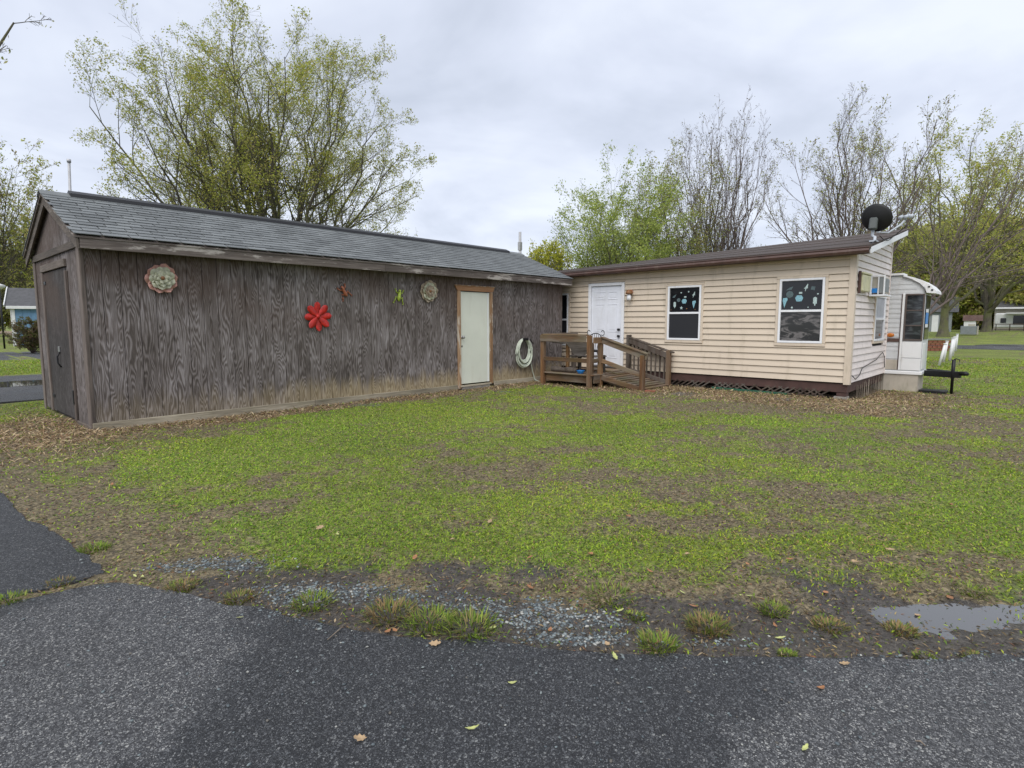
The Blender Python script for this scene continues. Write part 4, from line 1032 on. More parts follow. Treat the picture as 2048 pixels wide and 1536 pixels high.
# ------------------------------------------------------------------ end-wall window, air conditioner, vent hood, dish
b = MB(); a, e, z0, z1 = EW
b.box(a - .05, a, YH - .026, YH + .05, z0 - .05, z1 + .04); b.box(e, e + .05, YH - .026, YH + .05, z0 - .05, z1 + .04); b.box(a, e, YH - .03, YH + .05, z0 - .05, z0 - .002); b.box(a, e, YH - .024, YH + .05, z1, z1 + .04)
w = b.build('window', M['tan_trim'], house)
b = MB(); b.box(a + .002, a + .05, YH - .036, YH + .03, z0, z1 - .002); b.box(e - .05, e - .002, YH - .036, YH + .03, z0, z1 - .002); b.box(a + .05, e - .05, YH - .036, YH + .03, z0, z0 + .045); b.box(a + .05, e - .05, YH - .03, YH + .03, 1.5, 1.55); b.box(a + .05, e - .05, YH - .03, YH + .03, z1 - .05, z1 - .002)
b.build('frame', M['white'], w)
MB().box(a + .05, e - .05, YH - .004, YH + .002, z0 + .045, 1.5).build('pane', M['rv_glass'], w)
MB().box(a + .05, e - .05, YH - .012, YH - .006, 1.55, z1 - .05).build('pane', plain('drawn_grey_blind', (.42, .43, .47), .6), w)
t = thing('air_conditioner', 'white boxy air conditioner sticking out of the end wall', 'air conditioner', (13.35, YH - .02, 1.98))
bo = MB(); bo.box(13.38, 13.93, 2.43, YH - .022, 2.02, 2.34, c=.012); bo = bo.build('casing', M['fartan'], t)
b = MB()
for (ya, yb) in ((2.40, 2.425), (2.50, 2.52), (2.62, YH - .024)): b.box(13.345, 13.378, ya, yb, 2.0, 2.345)
b.box(13.343, 13.378, 2.40, YH - .024, 2.347, 2.372); b.build('frame', M['white'], t)
MB().box(13.34, 13.96, 2.39, YH - .024, 1.965, 1.998).build('shelf', M['white'], t)
MB().box(13.36, 13.377, 2.428, 2.498, 2.03, 2.33).build('side_panel', M['fargray'], t)
MB().box(13.36, 13.377, 2.522, 2.618, 2.03, 2.12).build('side_panel', M['blue'], t)
for k in range(9): MB().box(13.42 + k * .055, 13.445 + k * .055, 2.418, 2.429, 2.05, 2.31).build('fin', M['fargray'], t)
t = thing('vent_hood', 'yellowed plastic box mounted on the end wall beside the corner', 'vent hood', (12.75, YH - .02, 2.0))
MB().box(12.47, 13.12, YH - .085, YH - .024, 2.03, 2.35, c=.015).build('cover', M['yellowed'], t); MB().box(12.44, 13.15, YH - .10, YH - .02, 2.352, 2.385).build('cap', M['yellowed'], t); MB().box(12.42, 12.465, YH - .06, YH - .02, 1.99, 2.40).build('flange', M['brown'], t)
t = thing('loose_cable', 'thin dark cable sagging across the pale end wall', 'cable', (12.4, YH - .03, .4))
MB().tube([(12.33, YH - .03, .46), (12.6, YH - .035, .37), (12.9, YH - .035, .43), (13.1, YH - .035, .56), (13.6, YH - .035, .60), (14.3, YH - .035, .66), (14.95, YH - .035, .80), (15.15, YH - .035, .70), (15.25, YH - .035, .45)], .008, 6).build('wire', M['iron'], t, True)

dc = np.array([12.75, 2.52, 3.36])
t = thing('satellite_dish', 'black satellite dish on a grey mast at the roof corner', 'satellite dish', (12.72, 2.5, roofz(12.72, 2.5)))
# dish axis: tilted up and away from the viewer's right
ax = np.array([.86, -.12, .40]); ax /= np.linalg.norm(ax); u_ = np.cross(ax, (0, 0, 1)); u_ /= np.linalg.norm(u_); v_ = np.cross(u_, ax)
vv = []; ff = []; NR, NA = 7, 36
for side in (0, 1):
    for i in range(NR + 1):
        rr_ = i / NR
        for k in range(NA):
            th_ = 2 * math.pi * k / NA; p = dc + u_ * math.cos(th_) * rr_ * .265 + v_ * math.sin(th_) * rr_ * .265 + ax * (.085 * rr_ ** 2 + (.006 if side else 0)); vv.append(p)
for side in (0, 1):
    o_ = side * (NR + 1) * NA
    for i in range(NR):
        for k in range(NA): ff.append([o_ + i * NA + k, o_ + i * NA + (k + 1) % NA, o_ + (i + 1) * NA + (k + 1) % NA, o_ + (i + 1) * NA + k])
o_ = (NR + 1) * NA
for k in range(NA): ff.append([NR * NA + k, NR * NA + (k + 1) % NA, o_ + NR * NA + (k + 1) % NA, o_ + NR * NA + k])
MB().add(vv, ff).build('reflector', M['dish'], t, True)
foot = np.array([12.55, 2.47, roofz(12.55, 2.47)])
MB().tube([foot, foot + (.05, 0, .10), dc + (-.03, .02, -.30), dc - ax * .06 + (0, 0, -.06)], [.026, .026, .026, .03], 10).build('mast', M['dishgrey'], t, True)
MB().box(foot[0] - .12, foot[0] + .12, foot[1] - .06, foot[1] + .06, foot[2] - .0, foot[2] + .03).build('foot_plate', M['dishgrey'], t)
MB().bar(dc - ax * .09 + (0, 0, -.16), dc - ax * .05 + (0, 0, .04), .13, .11, .02).build('bracket', plain('dark_grey_casting', (.09, .10, .095), .5), t)
lnb = dc + rt * .60 + np.array([.22, .05, .05])
MB().tube([dc + v_ * -.24 - ax * .03 + rt * .03, dc + v_ * -.26 + rt * .22, lnb + (0, 0, -.12) - rt * .1, lnb], [.016, .018, .02, .022], 8).build('feed_arm', M['dishgrey'], t, True)
for k, s_ in enumerate((-.085, 0, .085)):
    c_ = lnb + u_ * s_ + np.array([0, 0, .04]); MB().tube([c_ + ax * .06, c_ + ax * .01, c_ - ax * .02, c_ - ax * .055, c_ - ax * .075], [.02, .026, .034, .042, .03], 10).build('receiver', M['dishgrey'], t, True)
MB().tube([foot + (-.12, -.05, .02), foot + (-.4, -.03, -.06), foot + (-.52, -.06, -.14), foot + (-.5, -.07, -.24)], .008, 6).build('cable', M['black'], t, True)
MB().tube([foot + (.05, -.07, .12), foot + (.3, -.1, .06), foot + (.7, -.1, .10), foot + (1.1, -.09, .20), lnb + (.1, 0, -.12)], .008, 6).build('cable', M['black'], t, True)

# ------------------------------------------------------------------ deck and ramp
FX = 10.60; DKZ = .30; DYR, DYL = 7.35, 8.72
deck = thing('deck', 'weathered brown wooden porch deck with railings and a side ramp', 'deck', (FX, DYR, 0))
def post(x, y, z0, z1, m='deckz', w=.095): return box('post', M[m], deck, x - w / 2, x + w / 2, y - w / 2, y + w / 2, z0, z1, c=.006)
post(FX, DYL, -.08, 1.165); post(FX, DYR + .05, -.10, 1.165); post(10.98, DYR + .02, -.1, 1.075); post(10.93, 6.27, -.1, .76)
post(12.10, DYR - .03, -.05, 1.16, 'darkwood'); post(12.08, 6.27, -.1, .83, 'deckz')
for q in (8.9, ): post(12.05, q, -.1, 1.0, 'darkwood')
# deck boards run along the house
x = FX - .03
while x < 12.16:
    piece('deck_board', 'db', .134, DYL - DYR + .12, .028, M['decky'], deck, (x + .07, (DYL + DYR) / 2 + .02, DKZ - .014), .005); x += .142
box('rim_joist', M['decky'], deck, FX + .05, FX + .085, DYR + .09, DYL - .05, .10, DKZ - .03)
box('rim_joist', M['deckx'], deck, FX + .09, 12.15, DYR - .02, DYR + .015, .10, DKZ - .03)
box('rim_joist', M['deckx'], deck, FX + .09, 12.15, DYL + .02, DYL + .055, .10, DKZ - .03)
box('top_rail', M['decky'], deck, FX - .068, FX - .03 - .02, DYR + .10, DYL + .045, 1.015, 1.155)
box('rail_cap', M['decky'], deck, FX - .075, FX + .05, DYR + .105, DYL - .052, 1.158, 1.19)
box('mid_rail', M['decky'], deck, FX - .03, FX + .005, DYR + .10, DYL - .05, .565, .655)
box('top_rail', M['deckx'], deck, FX + .05, 11.03, DYR - .042, DYR - .004, .99, 1.125)
box('mid_rail', M['deckx'], deck, FX + .05, 10.93, DYR + .02, DYR + .055, .56, .65)
bar('top_rail', M['deckx'], deck, (FX - .02, DYL + .03, 1.12), (12.0, DYL + .03, 1.14), .035, .13)
rx = 10.955
bar('ramp_rail', M['decky'], deck, (rx, DYR - .04, 1.05), (rx, 6.18, .715), .037, .12)
bar('ramp_rail_cap', M['decky'], deck, (rx, DYR - .035, 1.125), (rx, 6.17, .79), .10, .032)
bar('ramp_rail', M['decky'], deck, (rx, DYR - .04, .60), (rx, 6.32, .33), .035, .09)
bar('ramp_rail', M['decky'], deck, (rx, DYR - .04, .22), (rx, 6.32, .03), .035, .10)
xx = 12.09
bar('ramp_rail', M['darkwood'], deck, (xx - .03, DYR - .08, 1.02), (xx - .03, 6.28, .70), .036, .12)
bar('ramp_rail_cap', M['darkwood'], deck, (xx, DYR - .08, 1.095), (xx, 6.16, .775), .11, .03)
bar('ramp_rail', M['darkwood'], deck, (xx - .03, DYR - .08, .34), (xx - .03, 6.32, .11), .036, .09)
for k in range(8):
    yy = DYR - .18 - k * .112; f_ = (DYR - .08 - yy) / (DYR - .08 - 6.28)
    MB().bar((xx + .012, yy, .30 - .23 * f_), (xx + .012, yy, 1.06 - .32 * f_), .032, .032).build('baluster', M['darkwood'], deck)
for k in range(9):
    yy = DYR - .09 - k * .122; f_ = (DYR - yy) / (DYR - 6.2)
    piece('ramp_board', 'rb', 1.06, .114, .028, M['deckx'], deck, (11.52, yy, DKZ - .02 - .25 * f_), .005)
bar('ramp_stringer', M['decky'], deck, (11.02, DYR - .03, .20), (11.02, 6.3, -.04), .035, .12)
box('step_board', M['deckx'], deck, 11.5, 12.15, DYR + .05, DYL - .3, .302, .33)
t = thing('loose_brick', 'reddish brick lying at the foot of the ramp', 'brick', (10.82, 6.02, 0)); MB().bar((10.80, 6.12, .02), (10.86, 5.92, .02), .09, .055, .006).build('brick_body', M['brick'], t)

# things on the deck
def ch(label):
    cx, cy = 11.55, 8.05; t = thing('metal_chair', label, 'chair', (cx, cy, DKZ))
    sz = DKZ + .47; b = MB(); b.lathe([(.19, sz - .02), (.205, sz - .005), (.20, sz + .02), (.17, sz + .035), (.02, sz + .04)], cx, cy, 22); b.build('seat', M['iron'], t, True)
    for (dx, dy) in ((-1, -1), (-1, 1), (1, -1), (1, 1)):
        MB().tube([(cx + dx * .12, cy + dy * .12, sz - .01), (cx + dx * .16, cy + dy * .16, DKZ + .25), (cx + dx * .21, cy + dy * .21, DKZ)], .012, 7).build('leg', M['iron'], t, True)
    a = np.linspace(0, 2 * math.pi, 17)[:-1]; MB().tube(np.stack([cx + .17 * np.cos(a), cy + .17 * np.sin(a), np.full(16, DKZ + .2)], 1), .008, 6, True).build('foot_ring', M['iron'], t, True)
    bx = cx + .19; zt = DKZ + .90
    for s_ in (-1, 1):
        MB().tube([(bx - .04, cy + s_ * .15, sz), (bx, cy + s_ * .165, sz + .2), (bx + .04, cy + s_ * .15, zt - .06)], .011, 7).build('back_post', M['iron'], t, True)
        c0 = np.array([bx + .04, cy + s_ * .20, zt]); a = np.linspace(-2.4, 2.6, 13)
        MB().tube([c0 + (0, s_ * .045 * math.cos(q), .06 * math.sin(q)) for q in a], .009, 6).build('scroll', M['iron'], t, True)
    MB().tube([(bx + .04, cy + .15 * q, zt - .06 + .05 * (1 - q * q)) for q in np.linspace(-1, 1, 9)], .011, 7).build('top_rail', M['iron'], t, True)
    for q in (-.6, -.2, .2, .6): MB().tube([(bx - .03, cy + .15 * q, sz + .02), (bx + .005, cy + .16 * q, sz + .2), (bx + .04, cy + .15 * q, zt - .06 + .05 * (1 - q * q))], .006, 6).build('spindle', M['iron'], t, True)
    return t
ch('black wrought-iron chair with curled ears on the deck')
t = thing('wooden_bench', 'old grey wooden glider bench with a curved back board on the deck', 'bench', (10.95, 8.2, DKZ))
bx = 10.86
b = MB(); pr = [(8.62, .985), (8.35, .975), (8.22, .945), (8.13, .86), (8.06, .76), (7.98, .70), (7.88, .68), (7.78, .69), (7.68, .74), (7.6, .80), (7.52, .86), (7.50, 1.0), (8.2, 1.01)]
b.prism([(p, q) for p, q in pr], 0, bx, bx + .025); b.build('back_board', M['oldbench'], t)
MB().bar((bx - .02, 8.64, .99), (bx - .02, 8.3, .97), .05, .03).build('arm', M['oldbench'], t)
for yy in (8.24, 7.56): MB().box(bx + .03, bx + .10, yy - .035, yy + .035, DKZ, .97).build('leg', M['deckz'], t)
for yy in (8.24, 7.56): MB().box(bx + .50, bx + .57, yy - .035, yy + .035, DKZ, .70).build('leg', M['oldbench'], t)
for k in range(4): MB().box(bx + .11 + k * .12, bx + .215 + k * .12, 7.5, 8.3, .66, .685).build('seat_slat', M['oldbench'], t)
t = thing('bowl', 'small bright blue plastic bowl on the deck edge', 'bowl', (10.72, 7.72, DKZ))
MB().lathe([(.055, DKZ + .001), (.06, DKZ + .006), (.085, DKZ + .055), (.10, DKZ + .075), (.094, DKZ + .075), (.078, DKZ + .05), (.05, DKZ + .015), (.002, DKZ + .013)], 10.72, 7.72, 24).build('dish', M['blue'], t, True)
t = thing('log', 'pale bark log lying on the deck boards', 'log', (10.8, 8.3, DKZ))
q = np.linspace(0, 1, 9); MB().tube(np.stack([10.80 + .02 * np.sin(q * 5), 8.62 - q * .72, DKZ + .062 + .006 * np.sin(q * 9)], 1), .058 + .008 * np.sin(q * 11), 12).build('trunk_piece', M['log'], t, True)
MB().tube([(10.82, 8.3, DKZ + .1), (10.80, 8.26, DKZ + .16), (10.79, 8.25, DKZ + .18)], [.02, .016, .012], 8).build('knot', M['log'], t, True)

# ------------------------------------------------------------------ white trailer attached behind the house
TX = 15.42
rv = thing('travel_trailer', 'white ribbed travel trailer with rounded nose behind the house', 'trailer', (TX, 2.0, 0))
prof = [(2.0, .34), (2.0, 2.06), (2.02, 2.16), (2.10, 2.27), (2.22, 2.36), (2.38, 2.43), (2.6, 2.46), (9.0, 2.48), (9.0, .34)]
b = MB(); b.prism(prof, 0, TX, TX + .8); b.build('body', M['rvgray'], rv)
b = MB(); b.prism([(2.12, .34), (2.12, 2.0), (2.3, 2.34), (2.6, 2.45), (9, 2.47), (9, .34)], 0, TX + .803, TX + 1.4); b.build('body', M['rv'], rv)
b = MB(); b.prism([(2.5, .34), (2.5, 2.3), (9, 2.44), (9, .34)], 0, TX + 1.403, TX + 2.3); b.build('body', M['rv'], rv)
for k in range(15):                                                         # ribs of the side panel above and beside the window
    z = .84 + k * .105
    if z > 2.4: break
    y0 = 2.42 if z < 2.08 else 2.06 + max(0, (z - 2.06)) * .75
    MB().bar((TX - .004, y0, z), (TX - .004, 4.0, z), .008, .055, .003).build('rib', M['rvgray'], rv)
cap = MB(); pr = [(1.82, 2.07), (1.83, 2.13), (1.92, 2.24), (2.06, 2.34), (2.24, 2.43), (2.42, 2.485), (2.44, 2.455), (2.27, 2.40), (2.11, 2.30), (2.02, 2.20), (1.985, 2.09)]
cap.prism(pr, 0, TX - .03, TX + .85); cap.build('nose_cap', M['rv'], rv)
MB().tube([(TX - .035, 2.0, 2.1), (TX - .035, 2.03, 2.2), (TX - .035, 2.12, 2.30), (TX - .035, 2.26, 2.39), (TX - .035, 2.44, 2.45)], .014, 6).build('cap_trim', M['metal'], rv, True)
for q in ((1.93, 2.20), (1.87, 2.13)): MB().box(TX - .045, TX - .028, q[0], q[0] + .04, q[1], q[1] + .03).build('clip', M['iron'], rv)
MB().box(TX - .05, TX + .4, 2.42, 2.95, 2.485, 2.53).build('roof_edge', M['rv'], rv)
wf = MB(); 
for (ya, yb, za, zb) in ((2.005, 2.035, 1.05, 2.07), (2.33, 2.36, 1.05, 2.07), (2.035, 2.33, 2.04, 2.07), (2.035, 2.33, 1.05, 1.085), (2.035, 2.33, 1.37, 1.395), (2.035, 2.33, 1.70, 1.725)): wf.box(TX - .03, TX - .002, ya, yb, za, zb)
wf = wf.build('window', plain('brown_window_frame', (.10, .075, .065), .5), rv)
for za, zb in ((1.085, 1.37), (1.395, 1.70), (1.725, 2.04)): MB().box(TX - .014, TX - .006, 2.035, 2.33, za, zb, c=.001).build('pane', M['rv_glass'], wf)
MB().box(TX - .02, TX - .001, 2.37, 2.415, .40, 2.08).build('upright_trim', M['rv'], rv); MB().box(TX - .026, TX - .001, 2.418, 2.43, .40, 2.08).build('upright_trim', M['brown'], rv)
for za, zb in ((.40, .66), (.672, 1.03)): MB().box(TX - .018, TX - .001, 2.01, 2.366, za, zb, c=.004).build('lower_panel', M['rv'], rv)
MB().box(TX - .016, TX - .001, 2.434, 2.9, .40, .62).build('lower_panel', M['skirtpanel'], rv); MB().box(TX - .014, TX - .001, 2.434, 2.9, .64, .80).build('lower_panel', M['rvgray'], rv)
MB().box(TX - .02, TX - .012, 2.434, 2.9, 1.02, 1.10).build('stripe', M['brown'], rv); MB().lathe([(.05, 0), (.05, .02), (.03, .03), (.001, .03)], 0, 0, 12)
b = MB(); b.lathe([(.001, 0), (.06, .0), (.055, .02), (.03, .032), (.001, .034)], 0, 0, 14); b.v = [np.stack([TX - .004 - q[:, 2], q[:, 0] * 1.3 + 2.60, q[:, 1] * .8 + 1.17], 1) for q in b.v]; b.build('marker_lamp', M['amber'], rv, True)
MB().box(TX + .02, TX + .40, 1.985, 1.999, .42, 1.0, c=.006).build('locker_door', M['rv'], rv)
MB().box(TX + .06, TX + .66, 1.984, 1.998, 1.08, 2.04).build('window', M['rv_glass'], rv)
MB().box(TX + .08, TX + .40, 1.975, 1.984, 1.42, 1.66).build('front_panel', M['blue'], rv); MB().box(TX + .08, TX + .40, 1.975, 1.984, 1.665, 1.74).build('front_panel', M['white'], rv); MB().box(TX + .08, TX + .40, 1.975, 1.984, 1.34, 1.415).build('front_panel', M['white'], rv)  # small blue panel between two white bands on the nose window
MB().box(TX - .03, TX + .78, 1.97, 2.9, .30, .375, c=.01).build('bumper_rail', M['rv'], rv)
b = MB(); b.prism([(2.03, .298), (2.9, .298), (2.9, -.3), (2.06, -.3)], 0, TX + .0, TX + .03); b.prism([(TX + .03, .298), (TX + .75, .298), (TX + .72, -.3), (TX + .03, -.3)], 1, 2.03, 2.06); b.build('skirting', M['skirtpanel'], rv)
MB().bar((TX + .35, 1.96, .33), (TX + .12, 1.30, .34), .08, .13, .006).build('tongue', M['iron'], rv); MB().bar((TX + 1.0, 1.98, .33), (TX + .2, 1.34, .34), .08, .12, .006).build('tongue', M['iron'], rv)
MB().tube([(TX + .12, 1.32, .37), (TX + .08, 1.22, .375), (TX + .06, 1.17, .36)], [.045, .05, .03], 10).build('coupler', M['iron'], rv, True)
MB().tube([(TX + .15, 1.44, -.10), (TX + .15, 1.44, .25), (TX + .15, 1.44, .26), (TX + .15, 1.44, .66)], [.028, .028, .036, .036], 10).build('jack', M['iron'], rv, True)
MB().tube([(TX + .15, 1.44, .66), (TX + .15, 1.40, .68), (TX + .15, 1.34, .66), (TX + .15, 1.34, .57)], .012, 7).build('crank', M['iron'], rv, True)
MB().box(TX - .05, TX + .4, 1.52, 2.0, -.08, -.02).build('step_plate', M['iron'], rv)

# ------------------------------------------------------------------ yard furniture and neighbours
PL = ['leaning white pipe post, nearest of the row beyond the trailer', 'white pipe post second in the row beyond the trailer', 'upright white pipe post third in the row beyond the trailer', 'white pipe post fourth in the row beyond the trailer', 'white pipe post at the far end of the row']
for k, (px, py, top, lean) in enumerate(((1878, 731, 689, .22), (1887, 724, 684, .1), (1899, 722, 678, .09), (1905, 712, 675, .05), (1911, 703, 670, .03))):
    p = gpt(px, py); d = np.linalg.norm(p[:2]) * .8; hgt = (py - top) / FPX * d * 1.02
    t = thing('pipe_post', PL[k], 'post', p, 'white posts beyond the trailer'); pe = p + np.array([rt[0] * lean * hgt, rt[1] * lean * hgt, hgt])
    MB().tube([p, pe], .042 + .008 * (k > 1), 10).build('pipe', M['farwhite'], t, True); MB().tube([pe, pe + (0, 0, .03)], .055 + .008 * (k > 1), 10).build('cap', M['white'], t, True)
p = gpt(1846, 702); t = thing('brick_planter', 'low red brick planter beyond the trailer', 'planter', p)
for row in range(4):
    for k in range(8):
        MB().bar(p + rt * (-.62 + k * .235 + (row % 2) * .1) + (0, 0, .06 + row * .14), p + rt * (-.41 + k * .235 + (row % 2) * .1) + (0, 0, .06 + row * .14), .2, .125, .01).build('brick', M['brick'], t)
MB().bar(p + rt * -.7 + (0, 0, .60), p + rt * 1.25 + (0, 0, .60), .3, .05).build('coping', M['fargray'], t)
def gz_(p): return float(hz(np.array([p[0]]), np.array([p[1]]), np.array([9.0]))[0])
def faceframe(p):
    d = np.array([p[0], p[1], 0]) / np.hypot(p[0], p[1]); r_ = np.array([d[1], -d[0], 0]); return d, r_
def facade_box(m, parent, name, p, r_, d, u0, u1, w0, w1, z0, z1, c=.01):
    b = MB(); v, f = cbox_geo(u1 - u0, w1 - w0, z1 - z0, c)
    v = p + np.outer(v[:, 0] + (u0 + u1) / 2, r_) + np.outer(v[:, 1] + (w0 + w1) / 2, d) + np.outer(v[:, 2] + (z0 + z1) / 2, (0, 0, 1)); return b.add(v, f).build(name, m, parent)
def gable(parent, p, r_, d, u0, u1, w0, w1, ze, zr_, m, name='roof'):
    vs = []
    for u in (u0, u1): vs += [p + r_ * u + d * w0 + np.array([0, 0, ze]), p + r_ * u + d * (w0 + w1) / 2 + np.array([0, 0, zr_]), p + r_ * u + d * w1 + np.array([0, 0, ze])]
    return MB().add(vs, [[0, 1, 4, 3], [1, 2, 5, 4], [0, 2, 1], [3, 4, 5], [0, 3, 5, 2]]).build(name, m, parent)
# far white trailer, far right
p = far(1988, 660, 88); p[2] = .5; d, r_ = faceframe(p); t = thing('distant_trailer', 'white trailer with awning and railing at the far right', 'trailer', p)
facade_box(M['farwhite'], t, 'body', p, r_, d, 0, 8, 0, 2.0, .35, 2.0, .1); facade_box(M['farwhite'], t, 'awning', p, r_, d, .9, 7.5, -1.2, -.02, 1.95, 2.06)
for a, e, z0, z1 in ((.5, 1.0, .9, 1.45), (1.6, 2.7, .7, 1.75), (3.9, 4.3, .5, 1.7), (4.8, 5.8, 1.0, 1.55)): facade_box(M['glass'], t, 'window', p, r_, d, a, e, -.03, -.005, z0, z1)
for k in range(6): facade_box(M['darkwood'], t, 'rail_post', p, r_, d, .1 + k * 1.2, .2 + k * 1.2, -1.3, -1.2, 0, .8)
for z in (.15, .72): facade_box(M['darkwood'], t, 'rail', p, r_, d, 0, 7.5, -1.34, -1.305, z, z + .09)
p = far(1988, 640, 91); p[2] = .5; d, r_ = faceframe(p); t = thing('distant_house', 'beige house with dark roof behind the far trailer', 'house', p)
facade_box(M['fartan'], t, 'wall', p, r_, d, 0, 12, .5, 4, 0, 2.7); gable(t, p, r_, d, -.3, 12.5, .1, 4.4, 2.7, 3.7, M['farroof']); facade_box(M['farwhite'], t, 'fascia', p, r_, d, -.3, 12.5, .04, .09, 2.55, 2.75)
p = far(1856, 664, 74); p[2] = .5; d, r_ = faceframe(p); t = thing('distant_cabin', 'small grey-blue cabin left of the big trunk', 'cabin', p)
facade_box(M['fargray'], t, 'wall', p, r_, d, 0, 1.9, 0, 4, 0, 2.0); facade_box(M['farwhite'], t, 'door', p, r_, d, .25, .8, -.05, -.01, 0, 1.7); facade_box(M['glass'], t, 'window', p, r_, d, 1.1, 1.5, -.05, -.01, .9, 1.6); gable(t, p, r_, d, -.3, 2.4, -.3, 4.3, 2.0, 3.6, M['farroof'])
p = far(1920, 667, 60); p[2] = .48; d, r_ = faceframe(p); t = thing('utility_cabinet', 'dark grey utility box on the grass right of the big trunk', 'utility box', p)
facade_box(M['fargray'], t, 'cabinet', p, r_, d, 0, 1.05, 0, .8, 0, .68, .02); facade_box(M['fartan'], t, 'end_post', p, r_, d, 1.07, 1.16, 0, .2, 0, .7)
p = far(1927, 655, 70); p[2] = .5; d, r_ = faceframe(p); t = thing('lawn_shed', 'tiny white shed with dark red roof behind the utility box', 'shed', p)
facade_box(M['farwhite'], t, 'wall', p, r_, d, 0, .9, 0, 1.2, 0, 1.1); facade_box(M['fartan'], t, 'door', p, r_, d, .35, .85, -.04, -.005, 0, .8); gable(t, p, r_, d, -.1, 1.4, -.1, 1.4, 1.1, 1.65, M['brown'])
# left: blue shed across the road
p = gpt(29, 694); q_ = p.copy(); t = thing('blue_shed', 'blue shed with white trim across the road', 'shed', p)
wd = np.array([.26, .966, 0]); ud = np.array([.966, -.26, 0])
LW, DW = 5.5, 2.6
def bb(m, name, *a): return facade_box(m, t, name, p, ud, wd, *a)
bb(M['bluewall'], 'wall', 0, LW, 0, DW, .1, 2.35); 
for k in range(14): bb(M['bluewall'], 'siding_panel', .14 + k * .38, .14 + k * .38 + .37, -.02, -.002, .2, 2.3)
bb(M['farwhite'], 'corner_trim', 0, .16, -.05, -.022, .1, 2.35); bb(M['farwhite'], 'corner_trim', -.05, -.01, -.02, .14, .1, 2.35); bb(M['farwhite'], 'corner_trim', -.05, -.01, DW - .14, DW, .1, 2.35)
bb(M['farwhite'], 'eave_trim', -.2, LW + .2, -.26, -.2, 2.25, 2.42); bb(M['farwhite'], 'base_trim', -.06, -.01, .14, DW - .14, .0, .3)
bb(M['glass'], 'window', -.05, -.012, .55, .95, 1.25, 2.0); bb(M['glass'], 'window', -.05, -.012, 1.5, 1.9, 1.25, 2.0); bb(M['farwhite'], 'door_trim', -.06, -.015, 1.1, 1.35, .4, 2.1)
gable(t, p, ud, wd, -.25, LW + .25, -.25, DW + .25, 2.42, 3.55, M['farroof'])
for s_ in (0, 1):
    a0 = p + ud * -.28 + wd * (-.25 if s_ == 0 else DW + .25) + np.array([0, 0, 2.42]); a1 = p + ud * -.28 + wd * (DW / 2) + np.array([0, 0, 3.55]); MB().bar(a0, a1, .05, .15).build('rake_trim', M['farwhite'], t)
p = far(6, 660, 42); p[2] = .02; t = thing('street_lamp', 'thin dark lamp post at the left edge by the blue shed', 'lamp post', p)
MB().tube([p, p + (0, 0, 3.2)], .045, 8).build('pole', M['iron'], t, True); MB().tube([p + (0, 0, 3.2), p + (0, 0, 3.3), p + (0, 0, 3.42), p + (0, 0, 3.5)], [.08, .22, .3, .06], 12).build('lamp_head', M['farwhite'], t, True)
# thin poles behind the roofs
p = far(145, 646, 17); p[2] = 0; t = thing('antenna_pole', 'thin grey pole rising behind the left end of the shed roof', 'pole', p)
MB().tube([p, far(138, 325, 17)], .028, 8).build('shaft', M['pole'], t, True); q_ = far(138, 325, 17); MB().tube([q_, q_ + (0, 0, .07)], .042, 8).build('cap', M['pole'], t, True)
p = far(1041, 646, 33); p[2] = 0; t = thing('utility_pole', 'short grey utility pole seen between shed and house roofs', 'pole', p)
MB().tube([p, far(1040, 464, 33)], [.11, .075], 10).build('shaft', M['pole'], t, True); q_ = far(1040, 464, 33); MB().box(q_[0] - .09, q_[0] + .09, q_[1] - .09, q_[1] + .09, q_[2] - 1.0, q_[2] - .55).build('box', M['pole'], t)

# ------------------------------------------------------------------ trees
def tubes(P_, R_, sides):
    B, n, _ = P_.shape; T = np.gradient(P_, axis=1); T /= np.linalg.norm(T, axis=2, keepdims=True) + 1e-9
    ref = np.array([.83, .31, .11]); A = np.cross(T, ref); A /= np.linalg.norm(A, axis=2, keepdims=True) + 1e-9; Bq = np.cross(T, A)
    th_ = np.arange(sides) * 2 * math.pi / sides
    v = P_[:, :, None] + R_[:, :, None, None] * (np.cos(th_)[:, None] * A[:, :, None] + np.sin(th_)[:, None] * Bq[:, :, None])
    b_, i_, k_ = np.meshgrid(np.arange(B), np.arange(n - 1), np.arange(sides), indexing='ij')
    q = lambda i, k: (b_ * n + i) * sides + k
    f = np.stack([q(i_, k_), q(i_, (k_ + 1) % sides), q(i_ + 1, (k_ + 1) % sides), q(i_ + 1, k_)], -1).reshape(-1, 4)
    return v.reshape(-1, 3), f
